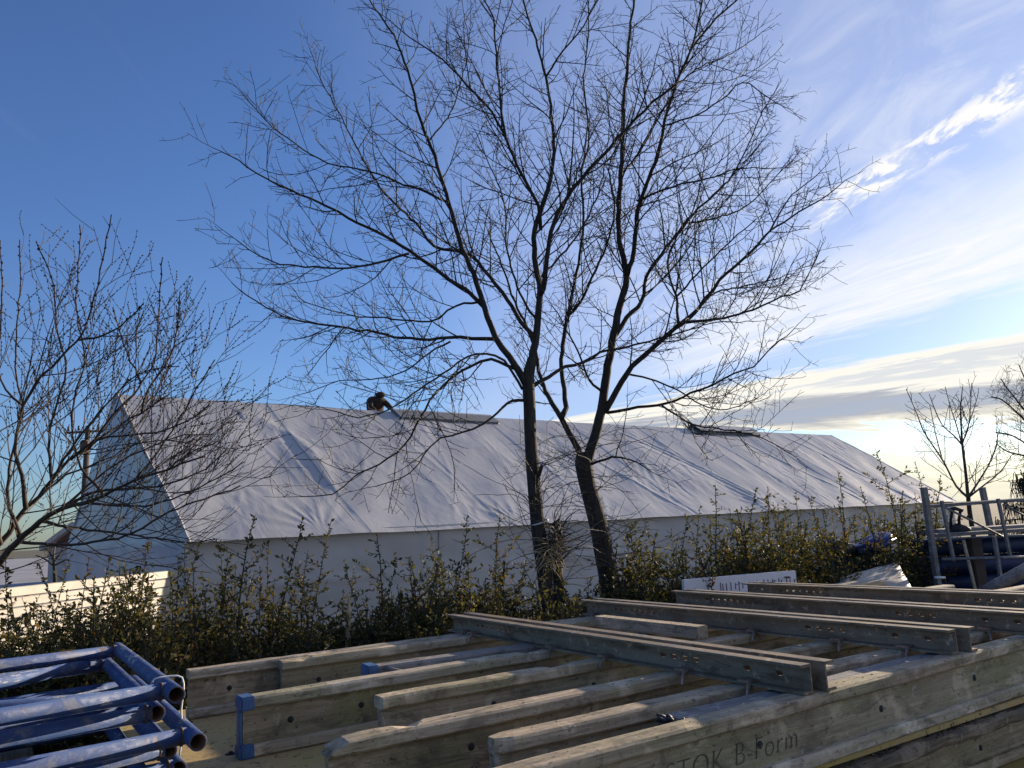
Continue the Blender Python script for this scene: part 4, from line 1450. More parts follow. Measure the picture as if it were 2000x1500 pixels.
def hedge():
    left = [(28, 1085), (105, 1075), (190, 1090), (230, 1043), (286, 1060), (345, 1110), (440, 1000), (490, 1012), (556, 1015), (618, 1095), (665, 1105), (735, 1042), (790, 1090), (858, 1008), (958, 1000), (1005, 1090), (62, 1095), (150, 1115), (262, 1095), (318, 1085), (392, 1055), (416, 1075), (464, 1050), (522, 1060), (588, 1075), (700, 1090), (762, 1085), (826, 1085), (902, 1060), (932, 1090)]
    right = [(1250, 1040), (1270, 1008), (1324, 988), (1362, 942), (1396, 955), (1437, 952), (1470, 1000), (1510, 990), (1552, 958), (1579, 970), (1624, 922), (1690, 948), (1742, 876), (1760, 930), (1812, 898), (1785, 960), (1300, 1030), (1340, 1010), (1415, 990), (1490, 980), (1530, 985), (1600, 970), (1655, 975), (1715, 960)]
    for side, tops in (('leftmost', left), ('two trees', right)):
        tops = sorted(tops)
        for i, (px, py) in enumerate(tops):
            Y = hedge_y(px) + HRNG.uniform(-0.25, 0.35)
            p = at(px, py, Y)
            h = p[2]
            k = int(HRNG.integers(0, 6))
            p[2] = 0.0
            if side == 'leftmost':
                lab = 'tall spired hedge shrub left of the trees, ' + ('leftmost' if i == 0 else ORD[i] + ' from the left')
            else:
                lab = 'tall spired hedge shrub, ' + ORD[i] + ' to the right of the two trees'
            s = h / TALLH[k]
            place_shrub('hedge_shrub', TALL[k], p, HRNG.uniform(0, 6.28), (s * HRNG.uniform(0.9, 1.15), s), lab, 'tall spired shrubs of the hedge')
    n = 0
    for row, (dy, hs) in enumerate(((-0.35, 0.90), (0.10, 0.98), (0.6, 1.0))):
        px = -60.0 + row * 21
        while px < 1840:
            skip = (row == 0 and px > 1560) or (row == 1 and 1590 < px < 1790)
            if not skip:
                Y = hedge_y(px) + dy + HRNG.uniform(-0.15, 0.15)
                if px > 1560:
                    Y += 0.5
                p = at(px, 1200, Y)
                p[2] = 0
                k = int(HRNG.integers(0, 4))
                s = hs * HRNG.uniform(0.78, 1.2)
                if px > 1240:
                    s *= 1.2
                if px < 400:
                    s *= 1.08
                if 880 < px < 1240:
                    s *= 1.06
                where = ('before the cream board fence' if px < 345 else 'before the white wall left of the trees' if px < 980 else 'round the feet of the two tall trees' if px < 1240
                         else 'behind the steel walers right of the trees' if px < 1640 else 'beside the tarpaulins and steel rack')
                place_shrub('low_shrub', LOW[k], p, HRNG.uniform(0, 6.28), (s * 1.05, s), 'low dense hedge shrub ' + where, 'low hedge shrubs ' + where)
                n += 1
            px += HRNG.uniform(44, 68)


hedge()


def stake():
    p, q = at(668, 1290, 5.15), at(682, 1165, 5.15)
    p[2] = 0
    b = MB()
    b.tube(np.array([p, p + (q - p) * 0.5, p + (q - p) * 0.85, q]), [0.022, 0.022, 0.018, 0.007], 6)
    o = b.build('wooden_stake', M['stake'], None)
    tag(o, 'pale split wooden stake standing in the hedge behind the timber panel', 'stake')


stake()

# ------------------------------------------------------------------ formwork panels
D = np.array([math.sin(rad(57)), math.cos(rad(57)), 0])
N = np.array([math.cos(rad(57)), -math.sin(rad(57)), 0])     # towards the camera side


def TN(t, n, z=0.0):
    p = D * t + N * n
    p[2] = z
    return p


def frame_at(p, az, tilt=0.0):
    """local x along azimuth az, y to its left, z up"""
    return Matrix.Translation(Vector(p)) @ Matrix.Rotation(math.pi / 2 - rad(az), 4, 'Z') @ Matrix.Rotation(tilt, 4, 'Y')


def flange_prof(z0, z1, hw, c=0.006, lid=0.0):
    return [(-hw + c, z0), (hw - c, z0), (hw, z0 + c), (hw, z1 - c), (hw - c, z1), (-hw + c, z1), (-hw, z1 - c), (-hw, z0 + c)]


def girder(parent, t0, L, n0, az, ztop, seed, cap=None, nose=False, chipped=None, name='girder'):
    g = empty(name, TN(t0, n0, ztop - 0.2))
    g.parent = parent
    Mw = frame_at(TN(t0, n0, ztop - 0.2), az)
    WM[g.name] = Mw
    g.matrix_basis = WM[parent.name].inverted() @ Mw
    rng = random.Random(seed)

    def flange(z0, z1, nm, x0=0.0):
        b = MB()
        prof = flange_prof(z0, z1, 0.040, 0.007)
        cuts = 90
        b.prism(prof, L - x0, Matrix.Translation((x0, 0, 0)), cuts, 0.0022, seed + z0 * 9, 5.0)
        V = b.v[0]
        for i in range(len(V)):
            x = V[i][0]
            if nose and x < 0.05:
                f = x / 0.05
                V[i][1] *= 0.45 + 0.55 * math.sqrt(max(0, 1 - (1 - f) ** 2))
            # knocks in the upper edges
            k = nz(x * 6.0 + seed * 3, V[i][1] * 25, 2.0)
            if k > 0.38 and abs(V[i][2] - z1) < 0.012:
                V[i][2] -= 0.010 * (k - 0.38) * 4
            if chipped and V[i][2] > z0 + 0.02 and x < chipped:
                V[i][2] -= 0.020 * (1 - x / chipped) + 0.006 * nz(x * 60, V[i][1] * 60, 1)
                V[i][0] += 0.02 * abs(nz(V[i][1] * 50, V[i][2] * 80, 3))
        b.build(nm, M['timber'], g, Mw, False, True)
    flange(0.160, 0.200, 'top_flange')
    flange(0.0, 0.040, 'bottom_flange')
    b = MB()
    b.prism(flange_prof(0.038, 0.162, 0.0145, 0.001), L - 0.004, Matrix.Translation((0.002, 0, 0)), 30, 0.0008, seed, 3.0)
    b.build('web', M['timber_web'], g, Mw, False, True)
    # drilled holes in the web: short dark rings standing on both faces
    for x in [0.17, 0.44] + [0.9 + 0.6 * k for k in range(int((L - 1) / 0.6))]:
        h = MB()
        z = 0.1 + rng.uniform(-0.018, 0.018)
        h.tube([(x, -0.0162, z), (x, 0.0162, z)], 0.011, 12)
        h.build('drill_hole', M['black'], g, Mw, True, True)
    if cap:
        c = MB()
        c.box((-0.006, 0, 0.1), (0.012, 0.034, 0.202), None, 0.002)
        for z in (0.02, 0.18):
            c.box((0.014, 0, z), (0.052, 0.086, 0.046), None, 0.006)
        c.build('end_cap', M[cap], g, Mw, False, True)
    return g, Mw


def channel(b, L, side, slots, gap=0.025, H=0.086, W=0.045):
    """one rolled channel along x; web at y = side*gap, flanges outward; slots cut through the web"""
    tw, tf = 0.006, 0.0085
    y0, y1 = side * gap, side * (gap + tw)
    ye = side * (gap + W)

    def bx(x0, x1, ya, yb, z0, z1):
        b.box(((x0 + x1) / 2, (ya + yb) / 2, (z0 + z1) / 2), (x1 - x0, abs(yb - ya), z1 - z0))
    bx(0, L, y0, ye, 0, tf)
    bx(0, L, y0, ye, H - tf, H)
    # web as cells; a slot cell has an eight-sided hole
    zc = 0.045
    xs = [0.0]
    for c, hl in slots:
        xs += [c - hl, c + hl]
    xs.append(L)
    zb, zt = tf, H - tf
    for i in range(0, len(xs), 2):
        if xs[i + 1] - xs[i] > 1e-4:
            bx(xs[i], xs[i + 1], y0, y1, zb, zt)
    for c, hl in slots:
        a, hh = hl * 0.82, 0.0075
        inner = [(c - a, zc - hh * 0.4), (c - a * 0.72, zc - hh), (c + a * 0.72, zc - hh), (c + a, zc - hh * 0.4), (c + a, zc + hh * 0.4), (c + a * 0.72, zc + hh), (c - a * 0.72, zc + hh), (c - a, zc + hh * 0.4)]
        outer = [(c - hl, zb), (c - a * 0.72, zb), (c + a * 0.72, zb), (c + hl, zb), (c + hl, zt), (c + a * 0.72, zt), (c - a * 0.72, zt), (c - hl, zt)]
        V = [(x, y0, z) for x, z in inner] + [(x, y0, z) for x, z in outer] + [(x, y1, z) for x, z in inner] + [(x, y1, z) for x, z in outer]
        F = []
        for k in range(8):
            j = (k + 1) % 8
            f1 = (k, j, 8 + j, 8 + k)
            f2 = (16 + k, 24 + k, 24 + j, 16 + j)
            f3 = (k, 16 + k, 16 + j, j)
            F += [f1, f2, f3]
        b.add(V, F)


def waler(parent, t, n0, n1, z, az, seed, girder_ns):
    L = n1 - n0
    w = empty('waler', TN(t, n0, z))
    w.parent = parent
    Mw = frame_at(TN(t, n0, z), az)
    WM[w.name] = Mw
    w.matrix_basis = WM[parent.name].inverted() @ Mw
    rng = random.Random(seed)
    for s in (-1, 1):
        b = MB()
        e = 0.02 * (s < 0) + 0.012 * rng.random()
        slots = [(0.07, 0.014), (0.115, 0.014)] + [(0.26 + 0.048 * k, 0.017) for k in range(7)]
        slots += [(L - 0.50 - 0.056 * k, 0.020) for k in range(4)][::-1] + [(L - 0.27 + 0.0, 0.018), (L - 0.14, 0.018)]
        slots = sorted(slots)
        channel(b, L - e, s, [q for q in slots if q[0] + q[1] < L - e - 0.01])
        b.build('steel_channel', M['steel'], w, Mw, False, True)
    for x in (0.20, L * 0.36, L * 0.66, L - 0.36):
        b = MB()
        b.tube([(x, -0.0255, 0.045), (x, 0.0255, 0.045)], 0.018, 8)
        b.build('spacer', M['steel'], w, Mw, True, True)
    # hooked flange clamps gripping each girder
    for gn in girder_ns:
        x = gn - n0
        if 0.04 < x < L - 0.04:
            b = MB()
            x += 0.055
            sd = 1
            o = rng.uniform(-0.01, 0.01)
            # a flat claw over the channel flange, its hooked shank bent under the girder flange
            b.box((x - 0.02, sd * -0.052, 0.0125), (0.05, 0.05, 0.008), None, 0.002)
            b.tube([(x, sd * -0.055, 0.012), (x + 0.004, sd * -0.080, 0.004), (x + 0.010 + o, sd * -0.098, -0.012), (x + 0.012 + o, sd * -0.104, -0.028)], [0.006, 0.006, 0.0055, 0.005], 7)
            b.build('flange_clamp', M['clamp'] if rng.random() < 0.75 else M['steel'], w, Mw, False, True)
    return w


ZT = 1.15


def panel_top():
    root = empty('formwork_panel', TN(2.8, -2.8, 0.9))
    tag(root, 'upper formwork panel of weathered timber girders and slotted steel walers on plywood', 'formwork panel')
    b = MB()
    b.box((0, 0, 0), (5.1, 2.36, 0.021), None, 0.002)
    ply = b.build('plywood_face', M['ply'], root, frame_at(TN(3.0, -2.85, ZT - 0.2 - 0.0125), 57), False, True)
    for x, y in ((-2.31, 0.56), (-2.26, 0.24), (-2.2, -0.46), (-2.28, 0.89)):
        h = MB()
        h.tube([(x, y, 0.002), (x, y, 0.0125)], 0.020, 12)
        h.tube([(x, y, 0.0126), (x, y, 0.020)], [0.009, 0.007], 8)
        h.build('bolt', M['black'], ply, WM[ply.name], True, True)
    gs = [  # t0, length, n0, azimuth, cap, nose, chipped
        (0.73, 4.6, -3.810, 58.0, None, False, 0.0),
        (1.10, 4.4, -3.712, 58.0, None, False, 0.0),
        (0.755, 4.6, -3.010, 56.5, 'cap_blue', False, 0.0),
        (1.115, 4.4, -2.645, 57.3, None, False, 0.0),
        (0.775, 4.6, -2.205, 56.5, None, False, 0.06),
        (1.12, 4.4, -1.915, 57.0, None, True, 0.0),
        (0.35, 4.9, -1.640, 55.6, None, False, 0.0),
    ]
    out = []
    for i, (t0, L, n0, az, cap, nose, ch) in enumerate(gs):
        out.append(girder(root, t0, L, n0, az, ZT, 10 + i, cap, nose, ch))
    # lettering on the web of the front girder
    g, Mw = out[-1]
    for word, x0 in (('STOK', 1.12), ('B-Form', 1.385)):
        cu = bpy.data.curves.new('lettering', 'FONT')
        cu.body = word
        cu.size = 0.086
        cu.shear = 0.18
        cu.space_character = 1.08
        cu.extrude = 0.0004
        cu.offset = -0.0022
        to = bpy.data.objects.new('lettering_src', cu)
        COL.objects.link(to)
        bpy.context.view_layer.update()
        me = bpy.data.meshes.new_from_object(to)
        bpy.data.objects.remove(to)
        me.materials.clear()
        me.materials.append(M['ink'])
        me.name = 'lettering'
        # text x runs along the girder, text y up, facing the camera side (local -y)
        Mt = Mw @ Matrix.Translation((x0, -0.0162, 0.062)) @ Matrix.Rotation(math.pi / 2, 4, 'X')
        t = link_mesh('lettering', me, g, Mt)
        t['label'] = 'faded dark ' + word + ' lettering on the front girder'
    ns = [q[2] for q in gs]
    waler(root, 2.13, -3.93, -1.63, ZT + 0.001, 147.3, 1, ns)
    waler(root, 2.98, -3.86, -1.66, ZT + 0.001, 146.6, 2, ns)
    waler(root, 3.62, -3.78, -1.62, ZT + 0.001, 148.0, 3, ns)
    waler(root, 4.20, -3.72, -1.60, ZT + 0.001, 145.0, 4, ns)


panel_top()


def panel_low():
    z = 0.925
    root = empty('formwork_panel', TN(2.8, -2.8, 0.5))
    tag(root, 'lower formwork panel of dirty timber girders beneath the lettered one', 'formwork panel')
    # rough dirty edge plank lying along its front
    b = MB()
    b.prism(flange_prof(-0.045, 0.0, 0.055, 0.012), 5.0, None, 160, 0.010, 3, 9.0)
    b.build('edge_plank', M['rough_wood'], root, frame_at(TN(0.3, -1.655, z - 0.006), 56.0), False, True)
    b = MB()
    b.box((0, 0, 0), (4.9, 2.2, 0.02))
    b.build('plywood_face', M['ply'], root, frame_at(TN(3.0, -2.85, z - 0.285), 57), False, True)
    for i, n0 in enumerate((-3.7, -3.2, -2.7, -2.2, -1.86)):
        girder(root, 0.6 + 0.15 * (i % 2), 4.6, n0, 57.0, z - 0.07, 40 + i)
    b = MB()
    b.box((0, 0, 0), (4.9, 0.10, 0.10), None, 0.01)
    b.build('edge_plank', M['rough_wood'], root, frame_at(TN(3.0, -1.72, z - 0.33), 56.5), False, True)
    b = MB()
    b.box((0, 0, 0), (4.9, 0.09, 0.14), None, 0.01)
    b.build('edge_plank', M['timber_web'], root, frame_at(TN(3.0, -1.62, z - 0.45), 56.5), False, True)
    # squared bearers that carry the stack
    for t in (1.2, 3.0, 4.8):
        b = MB()
        b.box((0, 0, 0), (2.2, 0.14, 0.60), None, 0.012)
        b.build('bearer', M['rough_wood'], root, frame_at(TN(t, -2.8, 0.30), 147), False, True)


panel_low()


def loose_pieces():
    # plank with a blue cap lying between two girders
    root = empty('capped_plank', TN(1.3, -3.22, ZT - 0.2))
    tag(root, 'loose grey plank with a blue end cap lying between the rear girders', 'plank')
    Mw = frame_at(TN(1.31, -3.20, ZT - 0.012), 61.0)
    b = MB()
    b.prism(flange_prof(-0.02, 0.02, 0.045, 0.008), 1.25, None, 30, 0.003, 5, 6.0)
    b.build('plank', M['grey_wood'], root, Mw, False, True)
    c = MB()
    c.box((0.005, 0, 0.0), (0.05, 0.10, 0.052), None, 0.006)
    c.build('end_cap', M['cap_blue'], root, Mw, False, True)
    s = MB()
    s.tube([(0.05, -0.05, 0.015), (0.09, -0.075, 0.0), (0.15, -0.06, -0.018), (0.19, -0.07, -0.012)], 0.008, 6)
    s.build('tie', M['cap_grey'], root, Mw, True, True)
    sp = MB()
    sp.box((0.5, 0, -0.104), (0.7, 0.03, 0.166), None, 0.004)
    sp.build('packing_web', M['timber_web'], root, Mw, False, True)
    # short tan board lying across the girders between the walers
    b = MB()
    b.box((0, 0, 0), (0.72, 0.075, 0.055), None, 0.005)
    o = b.build('short_board', M['tan_wood'], None, frame_at(TN(2.66, -3.02, ZT + 0.030), 146.0), False, True)
    tag(o, 'short tan board lying across the girders between the two nearest steel walers', 'board')
    # thin grey board beside the front girder
    b = MB()
    b.prism(flange_prof(0.0, 0.024, 0.050, 0.004), 1.5, None, 40, 0.004, 8, 5.0)
    o = b.build('grey_board', M['grey_wood'], None, frame_at(TN(1.62, -1.752, ZT - 0.030), 56.5), False, True)
    tag(o, 'cracked grey board wedged beside the lettered front girder', 'board')
    # knotted rag / cord at its end
    rng = np.random.default_rng(2)
    tw = MB()
    c = TN(1.60, -1.76, ZT - 0.012)
    for k in range(9):
        P = [c + rng.normal(0, 0.006, 3)]
        d = rng.normal(0, 1, 3)
        for i in range(7):
            d = unit(d + rng.normal(0, 0.6, 3)) * 0.016
            d[2] *= 0.5
            P.append(P[-1] + d)
        tw.tube(np.array(P), 0.005, 6)
    o = tw.build('knotted_rag', M['dark_tarp'], None, None, True)
    tag(o, 'dark knotted rag at the end of the cracked grey board', 'rag')


loose_pieces()


def debris():
    """crumbs of bark, leaf and concrete lying on ledges and timbers: nobody could count them"""
    rng = np.random.default_rng(12)
    V, F, k = [], [], 0

    def chip(p, size):
        nonlocal k
        d = rng.normal(0, 1, (3, 3))
        q = np.array([p + np.array([d[i][0], d[i][1], abs(d[i][2]) * 0.35]) * size * rng.uniform(0.5, 1) for i in range(3)])
        top = p + np.array([rng.normal(0, 0.2), rng.normal(0, 0.2), 0.7]) * size
        V.extend([*q, top])
        F.extend([(k, k + 1, k + 2), (k, k + 3, k + 1), (k + 1, k + 3, k + 2), (k + 2, k + 3, k)])
        k += 4
    for i in range(900):
        t = rng.uniform(0.8, 4.6)
        p = TN(0.3, -1.655, 0.918) + np.array([math.sin(rad(56)), math.cos(rad(56)), 0]) * (t - 0.3) + N * rng.uniform(-0.03, 0.05)
        chip(p, rng.uniform(0.003, 0.012))
    for t0, L, n0, az in ((0.73, 4.4, -3.81, 58), (1.1, 4.2, -3.712, 58), (0.755, 4.4, -3.01, 56.5), (1.115, 4.2, -2.645, 57.3), (0.775, 4.4, -2.205, 56.5), (1.12, 4.2, -1.915, 57), (0.35, 4.7, -1.64, 55.6)):
        a = np.array([math.sin(rad(az)), math.cos(rad(az)), 0])
        c = np.array([math.cos(rad(az)), -math.sin(rad(az)), 0])
        for i in range(110):
            chip(TN(t0, n0, ZT - 0.001) + a * rng.uniform(0.08, L) + c * rng.normal(0, 0.016), rng.uniform(0.0015, 0.005))
    for i in range(500):
        chip(TN(rng.uniform(0.5, 5.0), rng.uniform(-3.6, -1.8), ZT - 0.2), rng.uniform(0.003, 0.012))
    o = mesh_obj('crumbs', np.array(V), F, M['crumb'], None, None)
    tag(o, 'dark crumbs of bark and dirt scattered over the timber stack', 'debris', kind='stuff')


M['crumb'] = plain_mat('crumb_dirt', (0.10, 0.075, 0.05), 0.95, 0.7, 30)
debris()


# ------------------------------------------------------------------ blue scaffold frames at the left
def scaffold_frames():
    r = 0.0242

    def frame(t, n0, n1, z, azb, rails, diag, label, Lb=2.6, bow=0.0):
        """post lies along the waler direction from n0 (far) to n1 (open end); rails run left from it"""
        root = empty('scaffold_frame', TN(t - 1.0, (n0 + n1) / 2, z))
        tag(root, label, 'scaffold frame', 'blue tube frames stacked at the left')
        a, b_ = TN(t, n0, z), TN(t, n1, z)
        Mw = frame_at(a, 147)
        p = MB()
        L = n1 - n0
        p.pipe((0, 0, 0), (L, 0, 0), r, 0.0035, 20, 8)
        p.build('post', M['blue'], root, Mw, True, True)
        liner = MB()
        liner.pipe((L - 0.30, 0, 0), (L + 0.0008, 0, 0), r - 0.0030, 0.0012, 20, 2)
        liner.build('rusty_bore', M['rusty'], root, Mw, True, True)
        di = -np.array([math.sin(rad(azb)), math.cos(rad(azb)), 0])
        for k, (n, zz) in enumerate(rails):
            q = TN(t, n, z + zz)
            m = MB()
            az = azb + 180
            m.tube([(0.012, 0, 0), (Lb * 0.5, 0, bow), (Lb, 0, 0)], r * 0.96, 16)
            m.build('rail', M['blue'], root, frame_at(q, az), True, True)
            # weld bead
            wb = MB()
            th = np.linspace(0, 2 * math.pi, 15)
            wb.tube(np.array([(0.026, math.cos(x) * r * 0.99, math.sin(x) * r * 0.99) for x in th]), 0.0035, 5)
            wb.build('weld', M['rusty'], root, frame_at(q, az), True, True)
        for (x0, n0_, x1, n1_, zz) in diag:
            m = MB()
            q0 = TN(t, n0_, z + zz) + di * x0
            q1 = TN(t, n1_, z + zz) + di * x1
            v = q1 - q0
            m.tube([(0, 0, 0), (np.linalg.norm(v), 0, 0)], r * 0.8, 14)
            m.build('brace', M['blue'], root, frame_at(q0, math.degrees(math.atan2(v[0], v[1]))), True, True)

    # top frame: post end shows at the upper right, rails near both ends of the post
    frame(0.455, -3.84, -2.53, 1.270, 52.0, [(-3.75, 0), (-2.63, 0.0)], [(0.10, -2.63, 1.9, -3.55, -0.002), (0.12, -3.75, 1.7, -2.75, -0.036)], 'topmost blue scaffold frame with a corner pointing at the hedge')
    frame(0.425, -3.98, -2.66, 1.205, 51.0, [(-3.86, 0), (-2.69, -0.002)], [(0.2, -3.86, 1.6, -2.80, -0.003)], 'blue scaffold frame second from top, open tube end under the topmost')
    frame(0.50, -3.70, -2.455, 1.150, 52.0, [(-3.60, 0), (-2.56, 0)], [(0.5, -2.6, 1.8, -3.5, 0)], 'blue scaffold frame whose open tube end reaches farthest right')
    frame(0.46, -3.85, -2.66, 1.095, 51.0, [(-3.75, 0), (-2.68, 0)], [], 'blue scaffold frame fourth from top, tube end in shade')
    frame(0.485, -3.8, -2.645, 1.043, 52.0, [(-3.7, 0), (-2.67, 0)], [(0.3, -3.6, 1.2, -2.75, 0)], 'blue scaffold frame second from bottom of the stack in view')
    frame(0.42, -3.85, -2.70, 0.990, 52.0, [(-3.7, 0), (-2.72, 0)], [], 'lowest blue scaffold frame in view at the bottom left corner')
    # timber blocks carry the stack
    root = empty('timber_trestle', TN(-0.2, -2.9, 0))
    tag(root, 'dark timber blocks carrying the stack of blue scaffold frames', 'trestle')
    for t in (0.1, -1.2):
        b = MB()
        b.box((0, 0, 0), (1.2, 0.12, 0.955), None, 0.01)
        b.build('block', M['rough_wood'], root, frame_at(TN(t, -3.2, 0.4775), 147), False, True)
    # white strap tying the tubes
    b = MB()
    c = TN(0.47, -2.70, 1.27)
    P = [c + np.array([-0.05, -0.02, 0.012]), c + np.array([-0.035, -0.03, 0.028]), c + np.array([0.0, 0.0, 0.0285]), c + np.array([0.028, 0.012, 0.02]), c + np.array([0.034, 0.01, -0.02]), c + np.array([0.03, 0.005, -0.07]), c + np.array([0.036, 0.0, -0.13]), c + np.array([0.03, 0.0, -0.2])]
    b.tube(smooth_poly(P, 0.015), 0.0026, 6)
    o = b.build('tie_wire', M['string'], None, None, True)
    tag(o, 'thin white tie looped round the stacked blue tubes', 'tie')


scaffold_frames()


# ------------------------------------------------------------------ things behind the stack on the right
def white_boards():
    # white board with rows of dashes standing behind the walers
    Y = 5.75
    p0, p1 = at(1332, 1132, Y), at(1551, 1114, Y + 0.35)
    root = empty('dashed_board', (p0 + p1) / 2 * np.array([1, 1, 0]) + np.array([0, 0, 0.85]))
    tag(root, 'long white board with rows of short dark dashes behind the steel walers', 'board')
    d = p1 - p0
    L = np.linalg.norm(d)
    az = math.degrees(math.atan2(d[0], d[1]))
    Mw = frame_at(p0 - np.array([0, 0, 0.55]), az, -math.asin(d[2] / L))
    b = MB()
    b.box((L / 2, 0, 0.275), (L, 0.03, 0.55), None, 0.003)
    b.build('sheet', M['white_paint'], root, Mw, False, True)
    rng = random.Random(6)
    x = 0.05
    while x < L - 0.02:
        if rng.random() < 0.72:
            h = MB()
            hh = rng.uniform(0.03, 0.07)
            h.box((x, -0.0165, 0.474 + rng.uniform(-0.008, 0.008)), (0.006, 0.003, hh))
            if rng.random() < 0.35:
                h.box((x + 0.012, -0.0165, 0.474 + hh * 0.3), (0.022, 0.003, 0.004))
            h.build('dash', M['dash'], root, Mw, False, True)
        x += rng.uniform(0.016, 0.04)
    for x in (0.35, L - 0.3):
        s = MB()
        s.box((x, 0.045, -0.05), (0.05, 0.05, 1.1 - 0.0))
        s.build('prop', M['rough_wood'], root, Mw, False, True)
    # tilted pale sheet in dappled sun
    Y = 6.9
    q = [at(1640, 1128, Y), at(1752, 1096, Y + 0.5), at(1782, 1150, Y - 0.3), at(1650, 1165, Y - 0.8)]
    V = []
    F = []
    n = 10
    for j in range(n + 1):
        for i in range(n + 1):
            u, v = i / n, j / n
            a = q[0] * (1 - u) + q[1] * u
            c = q[3] * (1 - u) + q[2] * u
            p = a * (1 - v) + c * v
            V.append(p + np.array([0, 0, 0.025 * nz(u * 3, v * 3, 2)]))
    for j in range(n):
        for i in range(n):
            F.append((j * (n + 1) + i, (j + 1) * (n + 1) + i, (j + 1) * (n + 1) + i + 1, j * (n + 1) + i + 1))
    root = empty('pale_sheet', (sum(q) / 4) * np.array([1, 1, 0]))
    tag(root, 'pale tilted sheet dappled with sunlight in front of the hedge', 'sheet')
    o = mesh_obj('sheet', V, F, M['cream'], root, None, True)
    md = o.modifiers.new('thick', 'SOLIDIFY')
    md.thickness = 0.03
    for p in (q[0], q[1], q[2], q[3]):
        b = MB()
        c = p * 0.9 + sum(q) / 4 * 0.1
        b.box((c[0], c[1], (c[2] - 0.05) / 2), (0.06, 0.06, c[2] - 0.05))
        b.build('leg', M['rough_wood'], root)


white_boards()


def tarps():
    def bundle(name, label, mat, px, py, Y, size, seed, tilt):
        rng = random.Random(seed)
        c = at(px, py, Y)
        bm = bmesh.new()
        bmesh.ops.create_icosphere(bm, subdivisions=4, radius=1.0)
        for v in bm.verts:
            p = v.co
            k = 1 + 0.35 * nz(p.x * 1.7 + seed, p.y * 1.7, p.z * 1.7) + 0.14 * abs(nz(p.x * 5, p.y * 5 + seed, p.z * 5)) + 0.06 * nz(p.x * 11, p.y * 11, p.z * 11 + seed)
            v.co = Vector((p.x * size[0] * k, p.y * size[1] * k, p.z * size[2] * k))
        bmesh.ops.rotate(bm, verts=bm.verts, cent=(0, 0, 0), matrix=Matrix.Rotation(tilt, 3, 'Y'))
        bm.verts.index_update()
        V = np.array([v.co[:] for v in bm.verts]) + c
        F = [tuple(v.index for v in f.verts) for f in bm.faces]
        bm.free()
        root = empty(name, (c[0], c[1], 0))
        tag(root, label, 'tarpaulin')
        mesh_obj('folded_cover', V, F, M[mat], root, None, True)
        b = MB()
        b.box((c[0], c[1], (c[2] - size[2] * 0.7) / 2), (size[0] * 1.1, size[1] * 1.2, c[2] - size[2] * 0.7), None, 0.02)
        b.build('covered_load', M['dark_tarp'], root)
    bundle('tarpaulin_bundle', 'crumpled bright blue tarpaulin lying in the hedge near the rack', 'blue_tarp', 1705, 1062, 8.1, (0.21, 0.18, 0.07), 3, rad(-20))
    bundle('tarpaulin_bundle', 'dark tarpaulin heap beside the bright blue one in the hedge', 'dark_tarp', 1640, 1072, 8.3, (0.20, 0.2, 0.085), 8, rad(15))


tarps()


